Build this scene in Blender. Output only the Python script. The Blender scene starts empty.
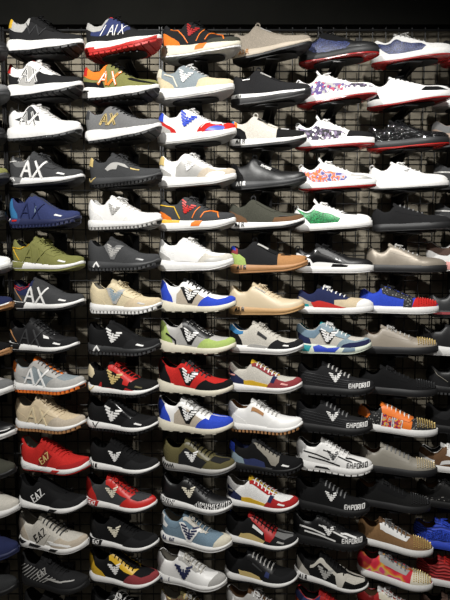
import bpy, math, random
import numpy as np
from mathutils import Vector, geometry
random.seed(7)
C = bpy.context.scene.collection
# ------------------------------------------------------------------ poses
# (column, row): x, z of the shoe's base on the wall, scale, nose tilt, turn out of the wall (degrees)
POSE = {
 (0,1): (-0.9294, 2.2089, 1.026, 2.97, 16.84),
 (0,2): (-0.9280, 2.0577, 1.030, 2.35, 16.93),
 (0,3): (-0.9450, 1.9045, 1.034, 1.72, 16.93),
 (0,4): (-0.9396, 1.7602, 1.037, 1.13, 16.96),
 (0,5): (-0.9530, 1.6067, 1.041, 0.50, 16.88),
 (0,6): (-0.9411, 1.4312, 1.044, 0.17, 16.82),
 (0,7): (-0.9392, 1.2872, 1.046, 0.01, 16.74),
 (0,8): (-0.9533, 1.1146, 1.049, -0.25, 16.56),
 (0,9): (-0.9476, 0.9669, 1.051, -0.39, 16.46),
 (0,10): (-0.9462, 0.8015, 1.053, -0.57, 16.31),
 (0,11): (-0.9519, 0.6500, 1.055, -0.67, 16.14),
 (0,12): (-0.9420, 0.5006, 1.057, -0.75, 16.02),
 (0,13): (-0.9521, 0.3331, 1.059, -0.84, 15.81),
 (0,14): (-0.9616, 0.1855, 1.061, -1.17, 15.56),
 (1,1): (-0.6595, 2.2294, 1.029, 4.40, 16.66),
 (1,2): (-0.6641, 2.0751, 1.035, 1.44, 17.23),
 (1,3): (-0.6694, 1.9211, 1.022, 1.61, 17.61),
 (1,4): (-0.6664, 1.7554, 1.039, 0.35, 17.33),
 (1,5): (-0.6770, 1.6029, 1.010, -0.05, 18.20),
 (1,6): (-0.6696, 1.4408, 1.026, 0.57, 17.72),
 (1,7): (-0.6692, 1.2937, 1.020, -2.30, 17.89),
 (1,8): (-0.6936, 1.1336, 1.008, -1.35, 18.19),
 (1,9): (-0.6766, 0.9766, 1.034, -2.40, 17.26),
 (1,10): (-0.6747, 0.8260, 1.025, -2.81, 17.36),
 (1,11): (-0.6619, 0.6657, 1.013, -2.37, 17.69),
 (1,12): (-0.6754, 0.5113, 1.009, -2.73, 17.63),
 (1,13): (-0.6769, 0.3527, 1.027, -2.20, 17.06),
 (1,14): (-0.6755, 0.1899, 1.010, -1.76, 17.64),
 (1,15): (-0.6715, 0.0310, 0.987, -2.78, 18.00),
 (2,1): (-0.3729, 2.2374, 1.018, -0.02, 18.17),
 (2,2): (-0.3869, 2.0701, 1.024, 1.88, 17.68),
 (2,3): (-0.3774, 1.9237, 1.021, -2.18, 18.44),
 (2,4): (-0.3728, 1.7578, 0.994, -0.81, 18.70),
 (2,5): (-0.3791, 1.5964, 1.009, -0.11, 18.32),
 (2,6): (-0.3832, 1.4428, 1.007, -1.05, 18.38),
 (2,7): (-0.3800, 1.2798, 1.003, -1.04, 18.41),
 (2,8): (-0.3872, 1.1220, 1.017, -1.84, 18.03),
 (2,9): (-0.3931, 0.9626, 1.000, -1.91, 18.30),
 (2,10): (-0.3985, 0.8208, 1.008, -1.63, 18.10),
 (2,11): (-0.3945, 0.6595, 0.988, -2.26, 18.37),
 (2,12): (-0.4090, 0.5079, 1.012, -2.22, 17.72),
 (2,13): (-0.3993, 0.3487, 0.990, -3.37, 17.92),
 (2,14): (-0.3996, 0.1989, 1.011, -3.53, 17.19),
 (2,15): (-0.4002, 0.0310, 0.994, -3.49, 17.51),
 (3,1): (-0.0886, 2.2317, 1.014, 1.72, 17.96),
 (3,2): (-0.1115, 2.0795, 1.006, 0.45, 18.34),
 (3,3): (-0.1042, 1.9196, 1.012, -0.37, 18.41),
 (3,4): (-0.1033, 1.7577, 1.007, -0.29, 18.45),
 (3,5): (-0.1047, 1.5955, 1.008, -0.64, 18.44),
 (3,6): (-0.1105, 1.4430, 0.998, -1.13, 18.54),
 (3,7): (-0.1031, 1.2844, 1.019, -1.41, 18.22),
 (3,8): (-0.1053, 1.1259, 1.028, -1.26, 18.05),
 (3,9): (-0.1140, 0.9656, 1.025, -0.20, 18.13),
 (3,10): (-0.1142, 0.8148, 1.035, -1.88, 17.71),
 (3,11): (-0.1009, 0.6549, 0.998, -2.14, 18.14),
 (3,12): (-0.1136, 0.5012, 0.993, 0.85, 18.81),
 (3,13): (-0.1139, 0.3491, 0.991, 0.01, 18.65),
 (3,14): (-0.1320, 0.1861, 0.976, -1.76, 18.40),
 (3,15): (-0.1248, 0.0256, 0.964, -1.58, 18.61),
 (4,1): (0.1769, 2.2384, 0.984, -2.68, 19.13),
 (4,2): (0.1751, 2.0672, 0.987, -0.26, 18.59),
 (4,3): (0.1630, 1.9066, 0.970, 0.75, 18.55),
 (4,4): (0.1657, 1.7526, 0.972, -1.58, 18.77),
 (4,5): (0.1608, 1.5987, 0.969, -1.40, 18.73),
 (4,6): (0.1719, 1.4372, 0.994, -2.73, 18.55),
 (4,7): (0.1631, 1.2743, 0.978, -2.30, 18.55),
 (4,8): (0.1619, 1.1228, 0.978, -1.15, 18.55),
 (4,9): (0.1603, 0.9714, 0.967, -2.65, 18.44),
 (4,10): (0.1622, 0.8098, 0.984, -2.89, 18.19),
 (4,11): (0.1668, 0.6485, 0.980, -2.80, 18.14),
 (4,12): (0.1516, 0.4977, 0.968, -1.74, 18.39),
 (4,13): (0.1497, 0.3448, 0.975, -1.51, 18.34),
 (4,14): (0.1487, 0.1891, 0.986, -2.94, 17.78),
 (4,15): (0.1531, 0.0255, 0.972, -3.18, 17.74),
 (5,1): (0.4259, 2.2288, 0.985, 0.03, 18.46),
 (5,2): (0.4215, 2.0779, 0.992, -2.17, 18.83),
 (5,3): (0.4148, 1.9073, 0.987, 1.29, 18.33),
 (5,4): (0.4281, 1.7527, 0.973, -0.09, 18.47),
 (5,5): (0.4159, 1.5976, 0.979, -1.88, 18.55),
 (5,6): (0.4220, 1.4336, 0.994, 0.29, 18.50),
 (5,7): (0.4311, 1.2775, 0.964, -1.33, 18.42),
 (5,8): (0.4294, 1.1213, 0.944, -2.41, 18.31),
 (5,9): (0.4421, 0.9565, 0.982, -2.56, 18.20),
 (5,10): (0.4368, 0.8023, 0.979, -1.92, 18.22),
 (5,11): (0.4391, 0.6441, 0.986, -0.75, 18.37),
 (5,12): (0.4339, 0.4780, 0.969, -0.25, 18.50),
 (5,13): (0.4277, 0.3364, 0.971, -1.97, 18.07),
 (5,14): (0.4326, 0.1683, 0.970, 3.00, 19.51),
 (5,15): (0.4362, 0.0075, 0.960, 0.92, 18.96),
 (6,1): (0.7077, 2.2282, 0.973, 0.30, 18.22),
 (6,2): (0.6995, 2.0705, 1.001, -2.19, 18.83),
 (6,3): (0.7001, 1.9080, 0.989, -0.23, 18.44),
 (6,4): (0.7067, 1.7529, 0.957, 0.28, 18.15),
 (6,5): (0.7238, 1.5959, 0.958, -0.81, 18.20),
 (6,6): (0.7078, 1.4358, 0.978, 0.73, 18.35),
 (6,7): (0.6825, 1.2766, 0.974, -0.23, 18.33),
 (6,8): (0.6893, 1.1193, 0.959, -2.28, 18.07),
 (6,9): (0.6883, 0.9541, 0.970, -0.56, 18.27),
 (6,10): (0.6918, 0.7989, 0.986, 1.14, 18.60),
 (6,11): (0.6993, 0.6335, 0.971, -1.31, 18.11),
 (6,12): (0.6808, 0.4894, 0.952, -0.19, 18.29),
 (6,13): (0.6920, 0.3163, 0.966, 3.30, 19.26),
 (6,14): (0.6931, 0.1762, 0.977, 4.54, 19.79),
 (6,15): (0.6962, 0.0189, 0.973, 2.49, 19.27),
 (7,1): (0.9711, 2.2374, 0.926, 0.73, 17.36),
 (7,2): (0.9475, 2.0669, 0.932, 0.35, 17.56),
 (7,3): (0.9534, 1.9165, 0.935, 0.02, 17.66),
 (7,4): (0.9675, 1.7566, 0.938, -0.35, 17.72),
 (7,5): (0.9775, 1.6024, 0.942, -0.69, 17.76),
 (7,6): (0.9486, 1.4410, 0.947, -0.71, 17.85),
 (7,7): (0.9595, 1.2578, 0.951, -0.83, 17.87),
 (7,8): (0.9296, 1.1079, 0.956, -0.79, 17.95),
 (7,9): (0.9673, 0.9482, 0.957, -0.80, 17.92),
 (7,10): (0.9692, 0.7906, 0.961, -0.78, 17.95),
 (7,11): (0.9470, 0.6311, 0.966, -0.78, 18.02),
 (7,12): (0.9403, 0.4822, 0.969, -0.72, 18.06),
 (7,13): (0.9342, 0.3103, 0.973, -0.75, 18.09),
 (7,14): (0.9524, 0.1504, 0.976, -1.01, 18.01),
 (7,15): (0.9749, -0.0114, 0.979, -1.24, 17.92),
}
# ------------------------------------------------------------------ materials
COL = dict(K=(.0065,.0065,.007), K2=(.014,.014,.015), DG=(.048,.049,.051), G=(.17,.17,.17), LG=(.42,.41,.39), W=(.82,.81,.79),
  CR=(.72,.67,.54), BE=(.60,.49,.33), BE2=(.50,.43,.34), BL=(.03,.07,.52), NV=(.018,.024,.075), RD=(.52,.022,.018), OR=(.85,.2,.025),
  LI=(.40,.52,.15), OL=(.20,.20,.065), OL2=(.11,.095,.04), YE=(.70,.43,.03), GD=(.62,.47,.19), BR=(.15,.08,.04), TN=(.42,.21,.085),
  GUM=(.50,.30,.13), SL=(.17,.25,.32), TE=(.02,.30,.33), BU=(.27,.045,.05), TA=(.30,.26,.21), SG=(.25,.29,.31), KG=(.27,.25,.21),
  SK=(.56,.53,.47), DN=(.032,.043,.125), SB=(.04,.19,.40), RDD=(.22,.012,.012), RS=(.40,.02,.02), DO=(.055,.055,.042), PK=(.75,.35,.32), MU=(.10,.062,.048),
  MINT=(.72,.78,.66), GDK=(.026,.027,.028), ST=(.66,.56,.37), LB=(.25,.33,.38), CL=(.01,.01,.01), GRN=(.01,.22,.06), BR2=(.26,.145,.065), TN2=(.33,.23,.17))
MATS = {}
def mat(col, kind='fabric'):
    key = (col, kind)
    if key in MATS: return MATS[key]
    m = bpy.data.materials.new('%s_%s' % (kind, col)); m.use_nodes = True
    nt = m.node_tree; N = nt.nodes; Lk = nt.links
    b = N['Principled BSDF']; c = COL[col]; rgb = (*c, 1)
    b.inputs['Base Color'].default_value = rgb
    rough = dict(fabric=.85, knit=.9, suede=.95, leather=.42, patent=.16, rubber=.55, metal=.3, silver=.42, plastic=.35, lining=.95, lace=.8, wire=.45, gloss=.22).get(kind, .7)
    b.inputs['Roughness'].default_value = rough
    tc = N.new('ShaderNodeTexCoord')
    if kind in ('fabric', 'knit', 'suede', 'lining', 'lace'): b.inputs['Specular IOR Level'].default_value = .2
    def link(a, bb): Lk.new(a, bb)
    def bump(src, dist, st=.5):
        bp = N.new('ShaderNodeBump'); bp.inputs['Strength'].default_value = st; bp.inputs['Distance'].default_value = dist
        link(src, bp.inputs['Height']); link(bp.outputs[0], b.inputs['Normal'])
    def noise(scale, det=3, rough=.5):
        n = N.new('ShaderNodeTexNoise'); n.inputs['Scale'].default_value = scale; n.inputs['Detail'].default_value = det; n.inputs['Roughness'].default_value = rough
        link(tc.outputs['Object'], n.inputs['Vector']); return n
    def voro(scale, feat='F1'):
        n = N.new('ShaderNodeTexVoronoi'); n.feature = feat; n.inputs['Scale'].default_value = scale
        link(tc.outputs['Object'], n.inputs['Vector']); return n
    def ramp(src, stops, const=True):
        r = N.new('ShaderNodeValToRGB'); r.color_ramp.interpolation = 'CONSTANT' if const else 'LINEAR'
        e = r.color_ramp.elements
        while len(e) < len(stops): e.new(.5)
        for i, (p, cc) in enumerate(stops): e[i].position = p; e[i].color = (*(COL[cc] if isinstance(cc, str) else cc), 1)
        link(src, r.inputs[0]); link(r.outputs[0], b.inputs['Base Color']); return r
    def tint(src, amt=.25):
        mx = N.new('ShaderNodeMix'); mx.data_type = 'RGBA'; mx.blend_type = 'MULTIPLY'; mx.inputs[0].default_value = 1
        r = N.new('ShaderNodeMapRange'); r.inputs['To Min'].default_value = 1 - amt; r.inputs['To Max'].default_value = 1 + amt*.5
        link(src, r.inputs['Value']); mx.inputs[6].default_value = rgb
        cb = N.new('ShaderNodeCombineColor')
        for i in range(3): link(r.outputs[0], cb.inputs[i])
        link(cb.outputs[0], mx.inputs[7]); link(mx.outputs[2], b.inputs['Base Color'])
    if kind in ('fabric', 'knit'):
        v = voro(420 if kind == 'fabric' else 300); tint(v.outputs['Distance'], .3); bump(v.outputs['Distance'], .0008, .5)
    elif kind == 'suede':
        n = noise(160, 4, .7); tint(n.outputs[0], .35); bump(n.outputs[0], .0006, .4)
    elif kind == 'lining':
        n = noise(240); tint(n.outputs[0], .25)
    elif kind in ('leather', 'patent', 'silver'):
        n = noise(70, 5, .6); bump(n.outputs[0], .0012, .3)
        if kind == 'silver': b.inputs['Metallic'].default_value = .3; tint(n.outputs[0], .2)
    elif kind == 'rubber':
        n = noise(120); tint(n.outputs[0], .15)
    elif kind == 'metal': b.inputs['Metallic'].default_value = .45; b.inputs['Roughness'].default_value = .33
    elif kind == 'wire': n = noise(60); tint(n.outputs[0], .3)
    elif kind == 'croc':
        v = voro(95, 'DISTANCE_TO_EDGE'); b.inputs['Roughness'].default_value = .14; bump(v.outputs['Distance'], .004, 1.0)
    elif kind == 'glitter':
        v = voro(330); r = N.new('ShaderNodeMapRange'); r.inputs['To Min'].default_value = .15; r.inputs['To Max'].default_value = 1.6
        sp = N.new('ShaderNodeSeparateColor'); link(v.outputs['Color'], sp.inputs[0]); link(sp.outputs[0], r.inputs['Value'])
        mx = N.new('ShaderNodeMix'); mx.data_type = 'RGBA'; mx.blend_type = 'MULTIPLY'; mx.inputs[0].default_value = 1; mx.inputs[6].default_value = rgb
        cb = N.new('ShaderNodeCombineColor')
        for i in range(3): link(r.outputs[0], cb.inputs[i])
        link(cb.outputs[0], mx.inputs[7]); link(mx.outputs[2], b.inputs['Base Color'])
        b.inputs['Roughness'].default_value = .4; b.inputs['Metallic'].default_value = .1; bump(sp.outputs[1], .002, .8)
    elif kind == 'zebra':
        w = N.new('ShaderNodeTexWave'); w.inputs['Scale'].default_value = 38; w.inputs['Distortion'].default_value = 9; w.inputs['Detail'].default_value = 2; w.inputs['Detail Scale'].default_value = 2
        link(tc.outputs['Object'], w.inputs['Vector']); ramp(w.outputs[0], [(0, 'K'), (.55, 'W')])
    elif kind == 'camo':
        n = noise(48, 2); ramp(n.outputs[0], [(0, 'K'), (.4, 'BR'), (.5, 'OL2'), (.58, 'GD')])
    elif kind == 'floral':
        v = voro(105); sp = N.new('ShaderNodeSeparateColor'); link(v.outputs['Color'], sp.inputs[0])
        ramp(sp.outputs[0], [(0, (.09,.05,.22)), (.3, 'W'), (.5, (.17,.12,.26)), (.68, (.42,.06,.12)), (.82, 'LG')])
    elif kind == 'mono':
        v = voro(110); n = noise(45); sp = N.new('ShaderNodeSeparateColor'); link(v.outputs['Color'], sp.inputs[0])
        ramp(sp.outputs[0], [(0, (.04,.03,.06)), (.45, 'W'), (.62, (.20,.15,.24)), (.85, 'K')])
    elif kind == 'flame':
        n = noise(46, 1.5); ramp(n.outputs[0], [(0, (.10,.09,.30)), (.38, (.45,.42,.5)), (.47, (.85,.16,.03)), (.56, (.18,.13,.32)), (.62, 'W'), (.68, (.75,.12,.04))])
    elif kind == 'spray':
        n = noise(19, 1.2); ramp(n.outputs[0], [(.25, (.45,.015,.03)), (.45, (.70,.02,.05)), (.53, (.82,.25,.03)), (.56, (.72,.55,.08)), (.62, (.75,.04,.22)), (.72, (.8,.13,.02))], False)
    elif kind == 'poster':
        n = noise(75, 1); ramp(n.outputs[0], [(0, (.12,.02,.10)), (.4, (.65,.05,.03)), (.52, (.75,.5,.08)), (.6, (.25,.12,.4)), (.68, (.75,.65,.6))])
    elif kind == 'dots':
        v = voro(120); ramp(v.outputs['Distance'], [(0, (.28,.27,.25)), (.28, 'K')])
    elif kind == 'wave':
        w = N.new('ShaderNodeTexWave'); w.bands_direction = 'Z'; w.inputs['Scale'].default_value = 26; w.inputs['Distortion'].default_value = 4; w.inputs['Detail'].default_value = 0
        link(tc.outputs['Object'], w.inputs['Vector']); tint(w.outputs[0], .5); bump(w.outputs[0], .004, .8)
    MATS[key] = m
    return m
# ------------------------------------------------------------------ mesh helpers
def make_mesh(name, V, F, smooth=True):
    me = bpy.data.meshes.new(name)
    me.from_pydata([tuple(float(c) for c in v) for v in V], [], [tuple(int(i) for i in f) for f in F])
    me.validate()
    import bmesh
    bm = bmesh.new(); bm.from_mesh(me)
    bmesh.ops.recalc_face_normals(bm, faces=bm.faces); bm.to_mesh(me); bm.free()
    if smooth:
        me.polygons.foreach_set('use_smooth', [True]*len(me.polygons))
        try: me.set_sharp_from_angle(angle=math.radians(42))
        except Exception: pass
    return me
def link_obj(name, me, m, parent=None, label=None):
    o = bpy.data.objects.new(name, me); C.objects.link(o)
    if not me.materials: me.materials.append(None)
    if m:
        o.material_slots[0].link = 'OBJECT'; o.material_slots[0].material = m
    if parent: o.parent = parent
    if label: o['label'] = label
    return o
class MB:
    def __init__(s): s.V = []; s.F = []
    def add(s, V, F):
        b = len(s.V); s.V += [tuple(v) for v in V]; s.F += [tuple(b+i for i in f) for f in F]
    def box(s, x0, x1, y0, y1, z0, z1):
        s.add([(x0,y0,z0),(x1,y0,z0),(x1,y1,z0),(x0,y1,z0),(x0,y0,z1),(x1,y0,z1),(x1,y1,z1),(x0,y1,z1)],
              [(0,3,2,1),(4,5,6,7),(0,1,5,4),(1,2,6,5),(2,3,7,6),(3,0,4,7)])
    def tube(s, P, r, n=6, closed=False, flat=1.0):
        P = [Vector(p) for p in P]; V = []; F = []; k = len(P); up = Vector((0.05, .1, 1))
        for i, p in enumerate(P):
            a = P[(i-1) % k] if (closed or i > 0) else P[i]; c = P[(i+1) % k] if (closed or i < k-1) else P[i]
            t = (c-a).normalized(); u = t.cross(up)
            u = u.normalized() if u.length > 1e-4 else Vector((1,0,0)); w = u.cross(t).normalized()
            rr = r[i] if isinstance(r, (list, tuple)) else r
            for j in range(n):
                an = 2*math.pi*j/n; V.append(p + u*rr*math.cos(an) + w*rr*flat*math.sin(an))
        for i in range(k if closed else k-1):
            for j in range(n):
                F.append((i*n+j, i*n+(j+1) % n, ((i+1) % k)*n+(j+1) % n, ((i+1) % k)*n+j))
        if not closed: F.append(tuple(range(n))[::-1]); F.append(tuple((k-1)*n+j for j in range(n)))
        s.add(V, F)
    def slab(s, top, bot):
        # top, bot: (n, m, 3) arrays -> closed slab
        n, m = top.shape[:2]; V = list(top.reshape(-1,3)) + list(bot.reshape(-1,3)); o = n*m; F = []
        for i in range(n-1):
            for j in range(m-1):
                a, b, c, d = i*m+j, i*m+j+1, (i+1)*m+j+1, (i+1)*m+j
                F.append((a,b,c,d)); F.append((o+d,o+c,o+b,o+a))
        for i in range(n-1):
            a, d = i*m, (i+1)*m; F.append((d, a, o+a, o+d)); a, d = i*m+m-1, (i+1)*m+m-1; F.append((a, d, o+d, o+a))
        for j in range(m-1):
            a, b = j, j+1; F.append((a, o+a, o+b, b)); a, b = (n-1)*m+j, (n-1)*m+j+1; F.append((b, o+b, o+a, a))
        s.add(V, F)
    def mesh(s, name, smooth=True): return make_mesh(name, s.V, s.F, smooth)
# ------------------------------------------------------------------ shoe forms
L = .29; NT = 401; SG = np.linspace(0, 1, NT)
def tab(pts):
    x = np.array([p[0] for p in pts], float); y = np.array([p[1] for p in pts], float)
    d = np.diff(y)/np.diff(x); m = np.zeros(len(x)); m[0] = d[0]; m[-1] = d[-1]
    for i in range(1, len(x)-1):
        m[i] = 0 if d[i-1]*d[i] <= 0 else 2*d[i-1]*d[i]/(d[i-1]+d[i])
    i = np.clip(np.searchsorted(x, SG, 'right')-1, 0, len(x)-2); h = x[i+1]-x[i]; t = (SG-x[i])/h
    return (2*t**3-3*t**2+1)*y[i]+(t**3-2*t**2+t)*h*m[i]+(-2*t**3+3*t**2)*y[i+1]+(t**3-t**2)*h*m[i+1]
def at(T, s): return np.interp(s, SG, T)
def sstep(a, b, x):
    t = np.clip((x-a)/(b-a), 0, 1); return t*t*(3-2*t)
UP = {
 'run': dict(h=[(0,.076),(.03,.079),(.08,.068),(.16,.055),(.24,.057),(.31,.077),(.36,.086),(.42,.082),(.5,.070),(.6,.053),(.70,.040),(.8,.034),(.9,.029),(.96,.022),(1,.010)], op=.34, th=(.37,.68), tb=.012),
 'cup': dict(h=[(0,.062),(.03,.064),(.08,.056),(.16,.046),(.22,.052),(.27,.070),(.31,.076),(.38,.071),(.5,.056),(.62,.041),(.72,.033),(.85,.028),(.95,.020),(1,.008)], op=.28, th=(.31,.64), tb=.011),
 'sock': dict(h=[(0,.070),(.03,.072),(.08,.063),(.14,.057),(.21,.062),(.28,.080),(.325,.088),(.38,.083),(.5,.066),(.62,.050),(.70,.041),(.8,.036),(.9,.030),(.96,.022),(1,.009)], op=.33, th=None, tb=.0),
}
SO = {  # side heights of sole top, outsole thickness, toe spring, heel overhang
 'run':   dict(zt=[(0,.038),(.12,.035),(.35,.031),(.6,.0255),(.8,.0255),(.93,.031),(1,.040)], ot=.009, sp=.020, ov=.012, lug=None),
 'lug':   dict(zt=[(0,.041),(.12,.038),(.35,.034),(.6,.029),(.8,.029),(.93,.034),(1,.044)], ot=.012, sp=.022, ov=.010, lug='saw'),
 'chunk': dict(zt=[(0,.050),(.12,.049),(.35,.043),(.6,.037),(.8,.036),(.93,.041),(1,.050)], ot=.010, sp=.026, ov=.014, lug='block'),
 'thick': dict(zt=[(0,.046),(.12,.043),(.35,.038),(.6,.033),(.8,.032),(.93,.036),(1,.044)], ot=.007, sp=.022, ov=.016, lug=None),
 'golf':  dict(zt=[(0,.048),(.12,.044),(.3,.034),(.6,.028),(.8,.028),(.93,.033),(1,.042)], ot=.005, sp=.021, ov=.014, lug='nub'),
 'wavy':  dict(zt=[(0,.042),(.1,.036),(.2,.030),(.35,.025),(.6,.024),(.8,.026),(.93,.033),(1,.046)], ot=.006, sp=.022, ov=.008, lug=None),
 'cup':   dict(zt=[(0,.031),(.3,.030),(.7,.029),(1,.032)], ot=.006, sp=.007, ov=.006, lug=None),
 'air':   dict(zt=[(0,.043),(.1,.040),(.3,.036),(.6,.032),(.8,.031),(.93,.034),(1,.038)], ot=.009, sp=.016, ov=.012, lug='block'),
}
SOLEBASE = tab([(0,.037),(.15,.0375),(.35,.036),(.5,.040),(.65,.0455),(.75,.0465),(.85,.0455),(1,.041)])
class Form:
    def __init__(f, up, so):
        f.key = (up, so); u = UP[up]; o = SO[so]; f.u = u; f.o = o; f.cup = up == 'cup'
        f.h = tab(u['h']); f.zs = tab(o['zt'])
        base = tab([(0,.0335),(.15,.0345),(.35,.034),(.5,.0375),(.65,.0430),(.75,.0440),(.85,.0425),(1,.038)])
        capf = np.sqrt(np.clip(1-(np.clip(.13-SG,0,1)/.13)**2, 0, 1)); capt = np.sqrt(np.clip(1-(np.clip(SG-.62,0,1)/.38)**2.4, 0, 1))
        f.Wb = base*capf*capt
        f.yc = .007*(np.clip(SG-.45,0,1)/.55)**2
        op = u['op']; col = f.Wb*.70
        if u['th']:
            a = sstep(op-.05, u['th'][0]+.02, SG); wt = col*(1-a)+u['tb']*a
            e = sstep(u['th'][1], u['th'][1]+.04, SG); wt = wt*(1-e)
        else:
            wt = col*(1-sstep(op-.06, op+.10, SG))
        f.Wt = np.minimum(wt, f.Wb*.9)
        f.p = tab([(0,3.2),(.3,3.0),(.45,2.3),(.7,2.2),(1,2.2)]); f.q = tab([(0,1.5),(.3,1.6),(.45,1.9),(.7,2.1),(1,2.1)])
        f.cache = {}
    def surf(f, s, t, side=-1):
        s = np.asarray(s, float); t = np.asarray(t, float); sc = np.clip(s, 0, 1)
        Wb, Wt, h, zs, yc, p, q = (at(T, sc) for T in (f.Wb, f.Wt, f.h, f.zs, f.yc, f.p, f.q))
        g = np.clip(1-np.clip(t,0,1)**p, 0, 1)**(1/q)
        y = yc+side*(Wt+(Wb-Wt)*g)
        x = sc*L - .010*np.sin(np.pi*np.clip(t,0,1)*.9)*np.clip(1-sc/.2,0,1)**2 + (.0 if not f.cup else .004)*t*np.clip(1-sc/.15,0,1)
        z = zs-.006+(h+.006)*t
        return np.stack([x, y, z], -1)
    def off(f, s, t, side, d):
        s = np.asarray(s, float); t = np.asarray(t, float); e = 2e-3
        s0 = np.clip(s, e, 1-e); t0 = np.clip(t, e, 1-e)
        a = f.surf(s0+e, t0, side)-f.surf(s0-e, t0, side); b = f.surf(s0, t0+e, side)-f.surf(s0, t0-e, side)
        n = np.cross(a, b); n /= np.maximum(np.linalg.norm(n, axis=-1, keepdims=True), 1e-9)
        if side > 0: n = -n
        return f.surf(s, t, side)+n*d
    # ---- sole
    def zb0(f, s):
        s = np.asarray(s, float)
        return f.o['sp']*np.clip((s-.68)/.32, 0, 1.1)**2 + .006*np.clip((.10-s)/.10, 0, 1.3)**2
    def Ws(f, s):
        s = np.asarray(s, float); ov = f.o['ov']/L; a = -ov; b = 1.016
        base = at(SOLEBASE, np.clip(s,0,1))
        u = np.clip((s-a)/.15, 0, 1); v = np.clip((b-s)/.38, 0, 1)
        return base*np.sqrt(np.clip(1-(1-u)**2, 0, 1))*np.sqrt(np.clip(1-(1-v)**2.4, 0, 1))+.0004
    def sside(f, s, t, side=-1, d=0.):
        s = np.asarray(s, float); sc = np.clip(s, 0, 1); zb = f.zb0(s)+f.o['ot']; zt = at(f.zs, sc)
        w = f.Ws(s)*(1+.0*t)+.0022*np.sin(np.pi*np.clip(t,0,1))-.003*np.asarray(t)**2
        return np.stack([s*L, at(f.yc, sc)+side*(w+d), zb+(zt-zb)*t], -1)
    def stations(f, n=46):
        a = -f.o['ov']/L; b = 1.016; th = np.linspace(0, np.pi, n)
        return a+(b-a)*(.5-.5*np.cos(th))
    def get(f, part):
        if part not in f.cache: f.cache[part] = getattr(f, 'm_'+part)()
        return f.cache[part]
    def m_midsole(f):
        s = f.stations(); ts = np.linspace(0, 1, 6)
        lat = np.stack([f.sside(s, np.full_like(s, t), -1) for t in ts], 1); med = np.stack([f.sside(s, np.full_like(s, t), 1) for t in ts[::-1]], 1)
        R = np.concatenate([lat, med], 1); n, m = R.shape[:2]
        F = [(i*m+j, i*m+(j+1) % m, (i+1)*m+(j+1) % m, (i+1)*m+j) for i in range(n-1) for j in range(m)]
        F += [tuple(range(m)), tuple((n-1)*m+j for j in range(m))]
        return make_mesh('midsole', R.reshape(-1,3), F)
    def loftbottom(f, mb, s, z0f, z1f, wf):
        z0 = z0f(s); z1 = z1f(s); w = wf(s); yc = at(f.yc, np.clip(s,0,1)); x = s*L
        r = np.minimum(.002, w*.3)
        R = np.stack([np.stack([x, yc-w+r, z0], -1), np.stack([x, yc-w, z0+.0015], -1), np.stack([x, yc-w, z1], -1), np.stack([x, yc+w, z1], -1), np.stack([x, yc+w, z0+.0015], -1), np.stack([x, yc+w-r, z0], -1)], 1)
        n, m = R.shape[:2]
        F = [(i*m+j, i*m+(j+1) % m, (i+1)*m+(j+1) % m, (i+1)*m+j) for i in range(n-1) for j in range(m)]
        F += [tuple(range(m))[::-1], tuple((n-1)*m+j for j in range(m))]
        mb.add(R.reshape(-1,3), F)
    def m_outsole(f):
        mb = MB(); ot = f.o['ot']; s = f.stations(40); lug = f.o['lug']
        top = lambda q: f.zb0(q)+ot+.001
        if lug is None: f.loftbottom(mb, s, f.zb0, top, lambda q: f.Ws(q)-.0015)
        elif lug == 'nub':
            f.loftbottom(mb, s, lambda q: f.zb0(q)+.002, top, lambda q: f.Ws(q)-.003)
            for c in (.04,.2,.34,.5,.66,.8):
                q = np.linspace(c-.022, c+.022, 4); f.loftbottom(mb, q, lambda q: f.zb0(q), top, lambda q: f.Ws(q)-.001)
        elif lug == 'saw': f.loftbottom(mb, s, lambda q: f.zb0(q)+.0008, top, lambda q: np.maximum(f.Ws(q)-.007, .0003))
        else:
            k = .6
            f.loftbottom(mb, s, lambda q: f.zb0(q)+ot*k, top, lambda q: f.Ws(q)-.001)
            pitch, gap = (.052, .44) if lug == 'saw' else (.085, .22)
            a = -f.o['ov']/L+.02
            while a < .97:
                b = min(a+pitch*(1-gap), 1.0); q = np.linspace(a, b, 3)
                f.loftbottom(mb, q, f.zb0, lambda q: f.zb0(q)+ot*k+.001, lambda q: f.Ws(q)+(.0015 if lug == 'saw' else .0))
                a += pitch
        return mb.mesh('outsole')
    def m_tread(f):
        mb = MB(); ot = f.o['ot']; top = lambda q: f.zb0(q)+ot+.001
        s = f.stations(40); f.loftbottom(mb, s, lambda q: f.zb0(q)+ot*.75, top, lambda q: f.Ws(q)-.001)
        q = -f.o['ov']/L+.02
        while q < .98:
            f.loftbottom(mb, np.linspace(q, min(q+.030, 1.), 3), f.zb0, lambda q: f.zb0(q)+ot*.8, lambda q: f.Ws(q)+.0012); q += .053
        return mb.mesh('tread')
    # ---- upper
    def sgrid(f, n=60):
        th = np.linspace(0, np.pi, n); return np.clip(.5-.5*np.cos(th), .0, 1)
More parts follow.
